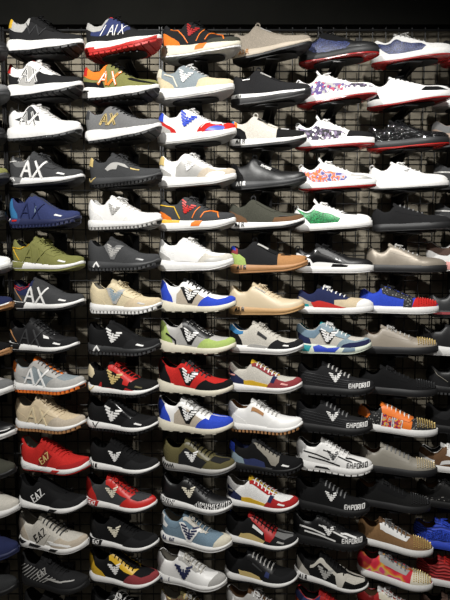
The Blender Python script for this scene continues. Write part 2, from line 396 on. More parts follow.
    def m_upper(f):
        s = f.sgrid(); tw = np.sin(np.linspace(0, 1, 15)*np.pi/2); mb = MB()
        if f.u['th']: lim = f.u['th'][1]+.035
        else: lim = f.u['op']+.09
        for side in (-1, 1):
            R = np.stack([f.surf(s, np.full_like(s, t), side) for t in tw], 1)
            # inner wall where the shoe is open
            I = R.copy(); op = (1-sstep(lim-.06, lim, s))[:, None]
            I[..., 1] -= side*np.minimum(.0042, .5*np.abs(R[..., 1]-at(f.yc, s)[:, None]))*op*.9
            I[..., 0] += .005*np.clip(1-s/.1, 0, 1)[:, None]*op
            n, m = R.shape[:2]; V = list(R.reshape(-1,3))
            F = [(i*m+j, i*m+j+1, (i+1)*m+j+1, (i+1)*m+j) for i in range(n-1) for j in range(m-1)]
            mb.add(V, F)
            keep = [i for i in range(n) if s[i] < lim]
            top = R[keep][:, -1]; itop = I[keep][:, -1]; mid = (top+itop)/2; mid[:, 2] += .0018
            rim = np.stack([top, mid, itop], 1); k = len(keep)
            mb.add(rim.reshape(-1,3), [(i*3+j, i*3+j+1, (i+1)*3+j+1, (i+1)*3+j) for i in range(k-1) for j in range(2)])
            if side < 0: f.Il = I[keep]
            else: f.Im = I[keep]
        me = mb.mesh('upper'); return me
    def m_lining(f):
        f.get('upper'); mb = MB()
        for I in (f.Il, f.Im):
            n, m = I.shape[:2]
            mb.add(I.reshape(-1,3), [(i*m+j, i*m+j+1, (i+1)*m+j+1, (i+1)*m+j) for i in range(n-1) for j in range(m-1)])
        return mb.mesh('lining')
    def m_insole(f):
        mb = MB(); s = np.linspace(.03, .72, 26); w = np.maximum(at(f.Wb, s)-.006, .002); v = np.linspace(-1, 1, 7)
        T = np.stack([np.stack([s*L, at(f.yc, s)+w*q, at(f.zs, s)+.002+.003*q*q], -1) for q in v], 1); B = T.copy(); B[..., 2] -= .004
        mb.slab(T, B); return mb.mesh('insole')
    def m_tongue_tall(f): return f.m_tongue(.026)
    def m_tongue(f, up=None):
        mb = MB(); a, b = f.u['th']; s = np.linspace(b+.03, a+.01, 16); v = np.linspace(-1, 1, 9)
        zt = at(f.zs, s)+at(f.h, s); X = list(s*L); Z = list(zt-.0015)
        for e in np.linspace(.25, 1, 5):
            X.append(s[-1]*L-.012*e-.004*e*e); Z.append(Z[15]+(up or (.013 if f.cup else .007 if f.key[1] in ('chunk','thick') else .015))*e-.003*e*e)
        X = np.array(X); Z = np.array(Z); w = np.linspace(.016, .021, len(X)); w[-1] *= .82
        yc = at(f.yc, X/L)
        T = np.stack([np.stack([X, yc+w*q, Z+.0035-.0085*q*q], -1) for q in v], 1); B = T.copy(); B[..., 2] -= .005; B[..., 0] -= .003
        mb.slab(T, B); return mb.mesh('tongue')
    def lacebars(f, mb, n=6, r=.0026):
        a, b = f.u['th']
        for i in range(n):
            s0 = a+.035+(b-a-.05)*i/(n-1)
            P0 = f.off(s0, .90, -1, .002); P1 = f.off(min(s0+.02, b+.02), .90, 1, .002); P = []
            top = at(f.zs, s0)+at(f.h, s0)+.0035
            for k in range(9):
                u = k/8; p = P0*(1-u)+P1*u; p[2] = max(p[2], 0)+(top-(P0[2]+P1[2])/2)*math.sin(math.pi*u)**.6; P.append(p)
            mb.tube(P, r, 6, flat=.6)
    def m_laces(f):
        mb = MB(); f.lacebars(mb); a = f.u['th'][0]; x = (a+.05)*L; z = at(f.zs, a+.05)+at(f.h, a+.05)+.006; y = float(at(f.yc, a))
        for sd in (-1, 1):
            loop = [(x+.006*math.sin(t)*1.6+.010*(1-math.cos(t)), y+sd*(.005+.017*(1-math.cos(t))*.62), z+.004*math.sin(t/2)-.010*(1-math.cos(t))*.5*.9) for t in np.linspace(.2, 6.0, 14)]
            mb.tube(loop, .0021, 6, flat=.7)
            mb.tube([(x, y, z), (x+.008, y+sd*.010, z+.001), (x+.016, y+sd*.018, z-.008), (x+.026, y+sd*.022, z-.019)], .0019, 6)
        mb.tube([(x-.004, y-.006, z), (x, y, z+.003), (x+.003, y+.006, z)], [.003,.0045,.003], 6)
        return mb.mesh('laces')
    def m_laces_flat(f):
        mb = MB(); f.lacebars(mb, 6, .0029); return mb.mesh('laces')
    def m_pull_loop(f):
        mb = MB(); z = at(f.zs, 0)+f.h[0]
        P = [(.004-.010*math.sin(t)*.8, 0+.0*t, z-.006+.010*(1-math.cos(t))) for t in np.linspace(.0, 2*math.pi, 16)[:-1]]
        mb.tube([(p[0], p[1], p[2]) for p in P], .0025, 6, closed=True, flat=1); return mb.mesh('pull_loop')
    def m_tongue_loop(f):
        mb = MB(); s = .335; z = at(f.zs, s)+at(f.h, s)
        P = [(s*L-.004+.009*math.sin(t), .0, z-(.004 if f.key[0] == 'sock' else .009)+.011*(1-math.cos(t))) for t in np.linspace(0, 2*math.pi, 16)[:-1]]
        mb.tube(P, .0026, 6, closed=True); return mb.mesh('tongue_loop')
    def m_studs(f):
        mb = MB()
        for side in (-1, 1):
            for r, s in enumerate(np.linspace(.75, .965, 8)):
                for w in np.linspace(.32, .97, 6):
                    t = math.sin((w+(.05 if r % 2 else 0))*math.pi/2)
                    if w > .99: t = .999
                    A = f.off(s, min(t,.995), side, 0.); Bn = f.off(s, min(t,.995), side, .0055); ax = Bn-A
                    mb.tube([A, A+ax*.35, A+ax], [.0032, .0024, .0005], 6)
        return mb.mesh('toe_studs')
    def m_cord(f):
        # short elastic cord criss-cross on the instep of lace-free shoes
        mb = MB()
        for s0 in np.linspace(.40, .60, 5):
            P = [f.off(s0, math.sin((.74+.26*(1-abs(k/4-1)))*math.pi/2), -1 if k < 4 else 1, .002) for k in range(9)]
            mb.tube(P, .0022, 5, flat=.6)
        return mb.mesh('laces')
    # ---- patches
    def patch(f, name, polys, d=.0012, side=-1, onsole=False):
        key = ('p', name, tuple(map(tuple, polys)), d, side, onsole)
        if key in f.cache: return f.cache[key]
        mb = MB()
        if onsole: W = lambda t: t; T = lambda w: w; sf = lambda s, t, side, dd: f.sside(s, t, side, dd)
        else:
            W = lambda t: math.asin(max(0, min(1, t)))*2/math.pi; T = lambda w: np.sin(np.clip(w, 0, 1)*np.pi/2); sf = f.off
        k = .35; poly = [(s, W(t)*k) for s, t in polys]; P = []
        step = .022
        for i, a in enumerate(poly):
            b = poly[(i+1) % len(poly)]; n = max(1, int(math.hypot(b[0]-a[0], b[1]-a[1])/step+.5))
            P += [(a[0]+(b[0]-a[0])*j/n, a[1]+(b[1]-a[1])*j/n) for j in range(n)]
        nb = len(P)
        def inside(x, y):
            c = False; j = nb-1
            for i in range(nb):
                if (P[i][1] > y) != (P[j][1] > y) and x < (P[j][0]-P[i][0])*(y-P[i][1])/(P[j][1]-P[i][1])+P[i][0]: c = not c
                j = i
            return c
        xs = [p[0] for p in P]; ys = [p[1] for p in P]; pts = list(P)
        for x in np.arange(min(xs)+.008, max(xs), step):
            for y in np.arange(min(ys)+.008, max(ys), step):
                if inside(x, y) and min((x-q[0])**2+(y-q[1])**2 for q in P) > (.5*step)**2: pts.append((x, y))
        r = geometry.delaunay_2d_cdt([Vector(p) for p in pts], [(i, (i+1) % nb) for i in range(nb)], [], 1, 1e-6)
        v2 = r[0]; fs = r[2]
        S = np.array([v[0] for v in v2]); TT = T(np.array([v[1]/k for v in v2]))
        cnt = {}
        for fc in fs:
            for i in range(len(fc)):
                e = (fc[i], fc[(i+1) % len(fc)]); cnt[e] = 1
        bd = [e for e in cnt if (e[1], e[0]) not in cnt]
        for side in (side,):
            top = sf(S, TT, side, d); low = sf(S, TT, side, -.0015); n = len(S)
            F = [tuple(fc) if side < 0 else tuple(fc)[::-1] for fc in fs]
            F += [(b, a, a+n, b+n) for a, b in bd]
            mb.add(list(top)+list(low), F)
        f.cache[key] = mb.mesh(name); return f.cache[key]
    def strokes(f, name, lines, width, d=.0018, onsole=False, mirror=False):
        # lines: lists of (s, z above the sole edge in metres) -> raised ribbons on the outer side
        mb = MB()
        for ln in lines:
            P = []
            for i in range(len(ln)-1):
                a, b = np.array(ln[i], float), np.array(ln[i+1], float); n = max(1, int(np.hypot((b[0]-a[0])*L, b[1]-a[1])/.007+.5))
                P += [a+(b-a)*j/n for j in range(n)]
            P.append(np.array(ln[-1], float)); P = np.array(P); M = P.copy(); M[:, 0] *= L
            tg = np.gradient(M, axis=0) if len(M) > 1 else M; tg /= np.maximum(np.linalg.norm(tg, axis=1, keepdims=True), 1e-9)
            nr = np.stack([-tg[:, 1], tg[:, 0]], 1)*width/2
            M[0] -= tg[0]*width*.35; M[-1] += tg[-1]*width*.35
            for side in ((-1, 1) if mirror else (-1,)):
                def mp(Q, dd):
                    s = Q[:, 0]/L
                    if onsole:
                        zb = f.zb0(s)+f.o['ot']; zt = at(f.zs, np.clip(s,0,1)); return f.sside(s, np.clip((Q[:, 1])/(zt-zb), -.2, 1), side, dd)
                    t = np.clip((Q[:, 1]+.006)/(at(f.h, s)+.006), 0, .985); return f.off(np.clip(s, .004, .996), t, side, dd)
                A, B = M+nr, M-nr
                top = np.stack([mp(A, d), mp(B, d)], 1); bot = np.stack([mp(A, -.001), mp(B, -.001)], 1)
                mb.slab(top, bot)
        return mb.mesh(name)
FORMS = {}
def form(u, s):
    if (u, s) not in FORMS: FORMS[(u, s)] = Form(u, s)
    return FORMS[(u, s)]
import re
# ------------------------------------------------------------------ panels of a shoe's upper: outlines in (place along the shoe, share of the height)
PT = dict(
 toe_cap=[(.78,0),(1,0),(1,1),(.90,1),(.85,.85),(.80,.5)],
 toe_box=[(.66,0),(1,0),(1,1),(.73,1),(.69,.7)],
 mudguard=[(.54,0),(1,0),(1,1),(.95,1),(.90,.80),(.80,.66),(.72,.72),(.68,.80),(.64,.62),(.58,.30)],
 mudguard_low=[(.60,0),(1,0),(1,.95),(.93,.72),(.82,.55),(.72,.45),(.64,.25)],
 vamp=[(.56,0),(1,0),(1,1),(.72,1),(.68,.78),(.60,.5)],
 toe_oval=[(.66,.10),(.72,.38),(.80,.55),(.87,.52),(.90,.35),(.88,.10)],
 heel_counter=[(0,0),(.27,0),(.24,.25),(.17,.48),(.08,.62),(0,.66)],
 heel_low=[(0,0),(.20,0),(.17,.25),(.09,.42),(0,.45)],
 heel_panel=[(0,0),(.20,0),(.18,.4),(.13,.75),(.09,.99),(0,.99)],
 heel_tab=[(0,.60),(.085,.62),(.075,.99),(0,.99)],
 heel_tab_wide=[(0,.45),(.10,.50),(.13,.80),(.10,.99),(0,.99)],
 eyestay=[(.325,.985),(.335,.80),(.42,.70),(.56,.66),(.68,.72),(.735,.985)],
 eyestay_slim=[(.33,.985),(.34,.87),(.45,.83),(.60,.82),(.70,.985)],
 eyestay_cup=[(.27,.985),(.285,.70),(.36,.60),(.50,.62),(.64,.70),(.70,.985)],
 collar=[(.06,.985),(.06,.80),(.14,.68),(.24,.66),(.33,.78),(.345,.985)],
 collar_wide=[(0,.985),(0,.62),(.12,.52),(.24,.48),(.33,.66),(.345,.985)],
 side=[(.24,.06),(.58,.06),(.66,.62),(.46,.74),(.34,.78),(.25,.62)],
 side_low=[(.16,0),(.56,0),(.60,.20),(.44,.30),(.20,.24)],
 side_front=[(.34,0),(.58,0),(.62,.50),(.56,.66),(.40,.66)],
 side_rear=[(.14,0),(.36,0),(.36,.60),(.28,.66),(.14,.50)],
 side_cup=[(.14,.30),(.20,.06),(.58,.06),(.62,.45),(.56,.66),(.42,.60),(.34,.66),(.25,.90),(.10,.90)],
 side_cup_big=[(.03,.80),(.12,.42),(.22,.03),(.60,.03),(.66,.45),(.60,.66),(.48,.58),(.36,.62),(.27,.78),(.14,.86)],
 band=[(.30,.0),(.44,.0),(.54,.68),(.42,.78)],
 tag=[(.40,.60),(.53,.52),(.54,.66),(.41,.75)],
 reflector=[(.735,.40),(.83,.32),(.84,.43),(.755,.53)],
 reflector_high=[(.60,.62),(.68,.70),(.66,.80),(.58,.78)],
 strap_toe=[(.64,.30),(.90,.14),(.96,.30),(.84,.62),(.70,.66)],
 toe_half=[(.64,.0),(1,0),(1,1),(.70,1),(.645,.9)],
 flash=[(.50,.30),(.70,.45),(.82,.40),(.85,.25),(.80,.22),(.72,.30),(.55,.18)],
 heel_window=[(.0,.03),(.13,.03),(.15,.33),(.02,.38)],
 under_stripe=[(.18,.03),(.60,.03),(.74,.10),(.62,.24),(.22,.36)],
 picture_left=[(.28,.03),(.41,.03),(.42,.66),(.29,.66)],
 picture_right=[(.44,.03),(.53,.03),(.55,.60),(.45,.63)],
 front_block=[(.55,.0),(.66,.0),(.68,.80),(.60,.75),(.56,.60)],
)
SP = dict(badge=[(-.06,.12),(.20,.12),(.23,.95),(-.06,.95)], label=[(-.01,.18),(.16,.18),(.165,.85),(-.01,.85)], heel_block=[(-.06,.02),(.13,.02),(.16,.98),(-.06,.98)],
 mid_block=[(.46,.25),(.58,.25),(.63,.98),(.52,.98),(.47,.7)], window_rear=[(.02,.45),(.10,.35),(.17,.75),(.05,.88)], window_front=[(.52,.10),(.62,.10),(.68,.72),(.56,.66)],
 window_mid=[(.20,.28),(.34,.15),(.40,.66),(.22,.76)], wave=[(.24,.05),(.52,.05),(.60,.9),(.42,.6),(.30,.95),(.22,.7)], teal=[(.62,.1),(.80,.2),(.80,.8),(.66,.85)])
GL = dict(A=[[(0,0),(.36,1),(.72,0)], [(.14,.36),(.58,.36)]], X=[[(0,0),(.7,1)], [(0,1),(.7,0)]], E=[[(.55,0),(0,0),(0,1),(.55,1)], [(0,.5),(.48,.5)]],
 M=[[(0,0),(0,1),(.35,.4),(.7,1),(.7,0)]], P=[[(0,0),(0,1),(.55,1),(.55,.48),(0,.48)]], O=[[(0,0),(0,1),(.6,1),(.6,0),(0,0)]], R=[[(0,0),(0,1),(.55,1),(.55,.5),(0,.5)], [(.22,.5),(.6,0)]],
 I=[[(0,0),(0,1)]], D=[[(0,0),(0,1),(.4,1),(.6,.72),(.6,.28),(.4,0),(0,0)]])
GL['7'] = [[(0,1),(.62,1),(.22,0)]]; GL['/'] = [[(0,0),(.4,1)]]
ADV = dict(I=.28, M=.95)
def text(chars, s0, z0, h, slant=0., rise=0., sp=.25):
    out = []; cx = 0; ca, sa = math.cos(math.atan(rise)), math.sin(math.atan(rise)); wide = 1.0 if chars == 'AX' else .85
    for c in chars:
        for ln in GL[c]:
            pts = []
            for gx, gy in ln:
                x = (cx+gx)*h*wide+slant*gy*h; y = gy*h; pts.append((s0+(x*ca-y*sa)/L, z0+x*sa+y*ca))
            out.append(pts)
        cx += ADV.get(c, .7)+sp
    return out
def eagle(s, z, w, rot=0., rows=4):
    out = []
    for y, e, n in ((.92, 1.2, .50), (.45, 1.0, .34), (-.02, .76, .16), (-.48, .50, .0), (-.92, .24, .0)):
        out.append([(-e, y+.10), (-n, y-.10)]); out.append([(e, y+.10), (n, y-.10)])
    out.append([(0, .45), (0, -.7)])
    c, sn = math.cos(rot), math.sin(rot)
    return [[(s+(x*c-y*.8*sn)*w/L, z+(x*sn+y*.8*c)*w) for x, y in ln] for ln in out]
def eagle_plate(s, z, w, f):
    tri = [(-1.5,1.25),(-.45,1.0),(-.2,.65),(.2,.65),(.45,1.0),(1.5,1.25),(1.0,.1),(.3,-1.35),(-.3,-1.35),(-1.0,.1)]
    P = []
    for x, y in tri:
        ss = s+x*w/L; zz = z+y*.8*w; P.append((ss, min(.97, max(.0, (zz+.006)/(at(f.h, ss)+.006)))))
    return P
G_SHOE = 'shoes shown on the grid wall'; G_SHELF = 'black shelf plates on the grid wall'
def colk(c, dk='fabric'):
    return c if isinstance(c, tuple) else (c, dk)
SHELF = {}
PW = .632; SPC = .0527; ZTOP = 2.402; PX = -.893-PW-.006      # wire grid: panel width, wire spacing, topmost wire, left end
VERT = [PX+i*(PW+.006)+k*SPC for i in range(4) for k in range(1, 12)]+[PX+i*(PW+.006)+q for i in range(4) for q in (.002, PW-.002)]
def shelf_meshes():
    mb = MB(); n = 28; R = []
    for z in (-.0055, -.0015):
        R.append([(math.copysign(abs(math.cos(a))**.62, math.cos(a))*.092, math.copysign(abs(math.sin(a))**.8, math.sin(a))*.030+.004, z) for a in np.linspace(0, 2*math.pi, n, endpoint=False)])
    mb.add(R[0]+R[1], [tuple(range(n))[::-1], tuple(n+i for i in range(n))]+[(i, (i+1) % n, n+(i+1) % n, n+i) for i in range(n)])
    SHELF['plate'] = mb.mesh('plate')
    mb = MB(); mb.box(-.024,.024,-.01,.1285,-.0125,-.0085); mb.box(-.026,.026,.1245,.1285,-.078,-.0085); mb.add([(-.003,.02,-.0125),(.003,.02,-.0125),(.003,.1245,-.0125),(-.003,.1245,-.0125),(-.003,.1245,-.055),(.003,.1245,-.055)], [(0,1,2,3),(0,3,4),(1,5,2),(3,2,5,4),(0,4,5,1)])
    SHELF['support'] = mb.mesh('support', False)
    mb = MB(); P = [(0,.1265,-.012),(0,.1265,.004),(0,.130,.0075),(0,.138,.0075),(0,.1415,.004),(0,.1415,-.006)]
    mb.tube(P, .0022, 6); SHELF['hook'] = mb.mesh('hook')
def shelf(x, z, tilt, turn, desc, y=0.):
    e = bpy.data.objects.new('shoe_shelf', None); C.objects.link(e); e.location = (x, 0, z)
    e['label'] = 'black shelf under '+desc; e['category'] = 'shelf'; e['group'] = G_SHELF
    pl = link_obj('plate', SHELF['plate'], mat('K', 'rubber'), e); pl.location.y = y; pl.rotation_euler = (0, math.radians(tilt), -math.radians(turn))
    sup = link_obj('support', SHELF['support'], mat('K', 'plastic'), e)
    zw = ZTOP-math.ceil((ZTOP-(z-.0035))/SPC)*SPC       # the grid wire it hangs on
    for sd in (-1, 1):
        dx = next(d for d in (sd*.018, sd*.011, sd*.023, sd*.006) if min(abs(x+d-w) for w in VERT) > .0075)
        h = link_obj('hook', SHELF['hook'], mat('K', 'plastic'), sup); h.location = (dx, 0, zw-z)
def shoe(c, r, label, up='K', fm=('run','run'), mid='W', out='K', P=(), S=(), T=(), lace='K', tongue=None, lining='K2', insole=None, flat=False, tall=False, loop=None, tloop=None, studs=None, name='sneaker', desc=None):
    x, z, sc, tilt, turn = POSE[(c, r)]
    f = form(*fm)
    e = bpy.data.objects.new(name, None); C.objects.link(e); e['label'] = label; e['category'] = 'shoe'; e['group'] = G_SHOE
    th = math.radians(turn); ph = math.radians(tilt)
    R = Vector((-.145*sc*math.cos(ph)*math.cos(th), .145*sc*math.cos(ph)*math.sin(th), .145*sc*math.sin(ph)))
    e.location = Vector((x, -.035+.010*c, z))+R; e.rotation_euler = (0, ph, -th); e.scale = (sc, sc, sc)
    upm = mat(*colk(up)); ln = mat(*colk(lining, 'lining'))
    link_obj('upper', f.get('upper'), upm, e); ms = link_obj('midsole', f.get('midsole'), mat(*colk(mid, 'rubber')), e); osl = link_obj('outsole', f.get('outsole'), mat(*colk('K' if f.o['lug'] == 'saw' else out, 'rubber')), e)  # sawtooth soles: core coloured black to stand in for shade between lugs
    if f.o['lug'] == 'saw': link_obj('tread', f.get('tread'), mat(*colk(out, 'rubber')), osl)
    link_obj('lining', f.get('lining'), ln, e); link_obj('insole', f.get('insole'), mat(*colk(insole or lining, 'lining')), e)
    if f.u['th']:
        link_obj('tongue', f.get('tongue_tall' if tall else 'tongue'), mat(*colk(tongue or up)), e)
        if lace: link_obj('laces', f.get('laces_flat' if flat else 'laces'), mat(*colk(lace, 'lace')), e)
    elif lace: link_obj('laces', f.get('cord'), mat(*colk(lace, 'lace')), e)
    if loop: link_obj('pull_loop', f.get('pull_loop'), mat(*colk(loop)), e)
    if tloop: link_obj('tongue_loop', f.get('tongue_loop'), mat(*colk(tloop)), e)
    if studs: link_obj('toe_studs', f.get('studs'), mat(*colk(studs, 'metal')), e)
    for i, p in enumerate(P):
        nm, key, cc = p[:3]; lv = p[3] if len(p) > 3 else i
        poly = PT[key] if isinstance(key, str) else key
        link_obj(nm, f.patch(nm, poly, .0008+.0005*lv), mat(*colk(cc)), e)
        if re.match('toe_(?!oval|ref|str)|mudguard|vamp|eyestay|collar|heel_(?!win)|lace_strip', nm): link_obj(nm, f.patch(nm, poly, .0008+.0005*lv, 1), mat(*colk(cc)), e)
    for p in S:
        nm, key, cc = p[:3]
        link_obj(nm, f.patch(nm, SP[key] if isinstance(key, str) else key, .0008+(.0006 if nm == 'heel_label' else 0), onsole=True), mat(*colk(cc, 'rubber')), ms)
    lv = .0008+.0005*len(P)
    for t in T:
        kind, cc = t[0], t[1]; a = t[2:]
        m = mat(*colk(cc, 'plastic')); key = ('T', kind)+tuple(str(q) for q in a)+(lv,)
        if key not in f.cache:
            if kind == 'text':      # chars, s, z, height, slant, rise, width
                ch, s, zz, h, sl, ri, w = a; f.cache[key] = f.strokes('lettering', text(ch, s, zz, h, sl, ri), w, lv+.0009)
            elif kind == 'eagle':
                s, zz, w, rot = a[:4]; f.cache[key] = f.strokes('eagle_emblem', eagle(s, zz, w, rot), w*.22, lv+.0011)
            elif kind == 'plate':
                s, zz, w = a; f.cache[key] = f.patch('emblem_plate', eagle_plate(s, zz, w, f), lv+.0004)
            elif kind == 'line':    # pts, width
                pts, w = a; f.cache[key] = f.strokes('stripe', [pts], w, lv+.0006)
            elif kind == 'sole':    # chars, s, z, h, w
                ch, s, zz, h, w = a; f.cache[key] = f.strokes('sole_lettering', text(ch, s, zz, h, sp=.6 if ch == 'AIR' else .25), w, .0030, onsole=True)
            elif kind == 'solemark':
                pts, w = a; f.cache[key] = f.strokes('sole_mark', [pts], w, .0028, onsole=True)
        me = f.cache[key]; link_obj(me.name.split('.')[0], me, m, ms if kind in ('sole', 'solemark') else e)
    d = desc or ' '.join(label.split()[:13])
    shelf(x, z, tilt, turn, d, -.035+.010*c)
    return e
shelf_meshes()
# ------------------------------------------------------------------ the shoes, column by column from the top
RN, RL, RC, RT, RG, RW, RA = ('run','run'), ('run','lug'), ('run','chunk'), ('run','thick'), ('run','golf'), ('run','wavy'), ('run','air')
SK, SKC, CU = ('sock','run'), ('sock','thick'), ('cup','cup')
AX = lambda col, s=.22, z=.003, h=.054, w=.0082: ('text', col, 'AX', s, z, h, .12, -.03, w)
AXo = lambda c1, c2, s=.22, z=.012, h=.044: (('text', c1, 'AX', s, z, h, .28, -.02, .0085), ('text', c2, 'AX', s, z+.0002, h, .28, -.02, .0042))
EA7 = lambda col, s=.30, z=.010, h=.025: ('text', col, 'EA7', s, z, h, .1, .85, .0034)
EMP = lambda col: ('text', col, 'EMPORIO', .675, .004, .0145, .1, .02, .0029)
REF = ('toe_reflector', 'reflector', ('W','plastic'))
# --- column 1
shoe(1,1,'black mesh running shoe with white midsole, yellow heel tab, topmost at left', 'K2', RC, 'W', 'K', [('collar_panel','collar_wide','LG'),('eyestay','eyestay','K'),('heel_tab','heel_tab','YE')], T=[('line','DG',[(.30,.055),(.36,.02),(.44,.052),(.5,.016),(.58,.04)],.003)], lace='K', lining='LG')
shoe(1,2,'black and white running shoe with red heel tab and white tongue', 'K2', RC, 'W', 'K', [('collar_panel','collar_wide','W'),('side_panel',[(.20,.0),(.44,.0),(.47,.55),(.36,.98),(.29,.8),(.22,.45)],'LG'),('eyestay','eyestay',('W','leather')),('heel_tab','heel_tab',('RD','fabric'))], T=AXo('W','K2'), lace='W', tongue='W', lining='LG', tloop='RD')
shoe(1,3,'all white running shoe with black outlined letters and looped white lace', ('W','leather'), RC, 'W', 'DG', [('side_panel',[(.14,.55),(.30,.35),(.52,.42),(.50,.62),(.34,.95),(.28,.75)],'DG')], T=AXo('W','K2',.22,.016,.040), lace='W', tongue='W', lining='LG', tloop='W')
shoe(1,4,'dark grey mesh running shoe with big white side letters, white sole', 'DG', RN, 'W', 'K', [('collar_panel','collar','G'),('heel_counter','heel_counter','DG'),('eyestay','eyestay','DG'),REF], [('heel_badge','badge','G')], [AX('W'),('line','W',[(.05,.055),(.16,.058),(.26,.072)],.0025),('solemark','W',[(.02,.012),(.10,.022),(.13,.012)],.003)], lace='DG', lining='DG')
shoe(1,5,'navy blue knit running shoe with lighter blue heel panel, navy sole', ('DN','knit'), RL, 'NV', 'NV', [('heel_counter',[(0,0),(.17,0),(.16,.35),(.10,.7),(.06,.98),(0,.98)],'SB'),('mudguard','mudguard_low','DN'),REF], [('heel_badge','badge','DN')], [AX('NV',.22,.003,.054,.004),('line','LB',[(.45,.024),(.452,.044)],.004),('solemark','W',[(.02,.014),(.05,.02)],.005),('solemark','RD',[(.10,.016),(.16,.016)],.006)], lace=None, tongue='DG', lining='NV')
shoe(1,6,'olive green running shoe with olive laces and yellow heel line', ('OL','suede'), RN, 'W', 'OL', [('heel_counter','heel_panel','OL'),('eyestay','eyestay','OL'),('mudguard','mudguard_low',('OL','suede')),REF], [('heel_badge','badge','OL')], [AX('OL',.22,.003,.054,.005),('line','YE',[(.05,.05),(.16,.047),(.28,.068)],.003),('line','YE',[(.06,.045),(.15,.006)],.002)], lace='OL', lining='K')
shoe(1,7,'dark grey running shoe with white letters and red collar line', 'DG', RN, 'W', 'K', [('collar_panel','collar_wide','NV'),('mudguard','mudguard',('DG','suede')),REF], [('heel_badge','badge','K2')], [AX('W',.22,.003,.054,.0065),('line','RD',[(.05,.062),(.14,.05),(.28,.066)],.002),('line','RD',[(.06,.054),(.14,.042),(.28,.058)],.0016),('line','TN',[(.06,.05),(.17,.006)],.0018),('solemark','LG',[(.02,.012),(.08,.02)],.003)], lace=None, tongue='DG', lining='NV')
shoe(1,8,'black running shoe with tonal side letters and white front sole', ('K2','leather'), RN, 'W', 'K', [('heel_counter','heel_counter','K2'),('mudguard','mudguard',('K2','suede')),REF,('tongue_patch','reflector_high',('W','plastic'))], [('heel_badge','badge','K')], [AX('DG',.22,.003,.054,.004),('line','TN',[(.06,.05),(.16,.006)],.002),('solemark','LG',[(.02,.012),(.10,.016)],.003)], lace='K2', lining='K', loop='K2')
shoe(1,9,'grey and white running shoe with orange studded outsole', ('SG','fabric'), RL, 'W', ('OR','rubber'), [('heel_counter','heel_counter',('LG','suede')),('collar_panel','collar_wide',('LG','suede')),('mudguard','mudguard',('LG','suede')),('eyestay','eyestay',('LG','leather')),('heel_tab','heel_tab',('OR','fabric'))], T=[AX('W',.22,.003,.054,.006)], lace='MU', tongue='OR', lining='KG', flat=True)
shoe(1,10,'beige suede running shoe with tan studded outsole', ('BE','suede'), RL, 'W', ('TN','rubber'), [('heel_counter','heel_counter',('BE','suede')),('mudguard','mudguard',('BE2','suede')),('eyestay','eyestay',('BE','leather'))], T=[AX('ST',.22,.003,.054,.006)], lace='BE', tongue='BE', lining='KG')
shoe(1,11,'red running shoe with diagonal lettered band and white wavy sole', ('RD','fabric'), RW, 'W', ('RD','rubber'), [('band','band',('RDD','leather')),('mudguard','mudguard_low',('RS','suede'))], [('sole_window','window_rear','W'),('sole_insert','window_front','RD'),('sole_insert','window_mid','W')], [EA7('GD',.38,.006,.022),('line','W',[(.02,.02),(.03,.05),(.06,.062)],.004)], lace='RD', tongue='RD', lining='KG', flat=True)
shoe(1,12,'black running shoe with white letters and white wavy sole', 'K', RW, 'W', 'K', [('mudguard','mudguard',('K2','suede'))], [('sole_insert','window_front','K'),('sole_insert','window_mid','W')], [EA7('W',.29,.004,.025),('line','W',[(.33,.012),(.46,.045)],.0022)], lace=None, tongue='K', lining='K')
shoe(1,13,'beige suede running shoe with black letters, white wavy sole', ('SK','suede'), RW, 'W', 'W', [('heel_counter','heel_panel',('BE2','suede')),('mudguard','mudguard',('BE2','suede')),('side_flash','flash',('W','leather')),('letter_patch','band',('SK','leather'))], [('sole_insert','window_rear','K'),('sole_insert','window_mid','K'),('sole_insert','window_front','K')], [EA7('K',.33,.003,.026),('line','K',[(.35,.01),(.48,.042)],.002)], lace='DG', tongue='KG', lining='KG', flat=True)
ln = [('line','LG',[(max(.015,.05*i-.16+max(0,.01-.05*i+.16)*0), .004 if i < 12 else .022) if .05*i > .16 else (.015, .004+(.175-.05*i)*.25), (min(.05*i+.0,.92), .050 if i < 7 else .050-.0042*(i-7) if i < 15 else .024)],.0026) for i in range(2,18)]
shoe(1,14,'black running shoe covered in light grey diagonal stripes, black sole', 'K2', RW, 'K', 'K', [('toe_guard',[(.72,0),(1,0),(1,.6),(.86,.34)],('K2','suede'))], T=ln+[EA7('LG',.34,.016,.020)], lace='K2', tongue='K', lining='K')
shoe(1,15,'black shoe with white tongue letters cut by the bottom edge', 'K', RN, 'K', 'K', T=[AX('W',.36,.052,.020,.004)], lace='K', lining='K')
# --- column 2
shoe(2,1,'navy and black running shoe on red sole with white letters', 'K2', RC, 'W', ('RD','rubber'), [('side_panel',[(.10,.42),(.30,.32),(.56,.42),(.66,.7),(.62,.98),(.33,.98),(.24,.8),(.12,.75)],'DN'),('collar_panel',[(.03,.98),(.03,.70),(.12,.62),(.24,.66),(.33,.86),(.345,.985)],'LG')], [('lower_sole',[(-.04,.0),(.98,.0),(.985,.80),(.90,.50),(.55,.28),(.16,.24),(.16,.44),(-.04,.50)],'RD')], [('text','W','/AIX',.24,.018,.036,.28,-.02,.0032)], lace='K', tongue='W', lining='LG', tloop='RD')
shoe(2,2,'olive running shoe with orange collar and orange outlined letters', 'OL', RC, 'W', 'K', [('heel_counter',[(0,0),(.34,0),(.30,.34),(0,.36)],'K'),('collar_panel','collar_wide',('OR','fabric')),('heel_tab','heel_tab',('RD','fabric')),('toe_stripe',[(.66,.62),(.98,.35),(.98,.45),(.70,.82)],'K')], [('sole_insert',[(-.06,.40),(.12,.52),(.12,.66),(-.06,.62)],'K')], AXo('OR','W',.25,.010,.044), lace='K', tongue='OL', lining='LG')
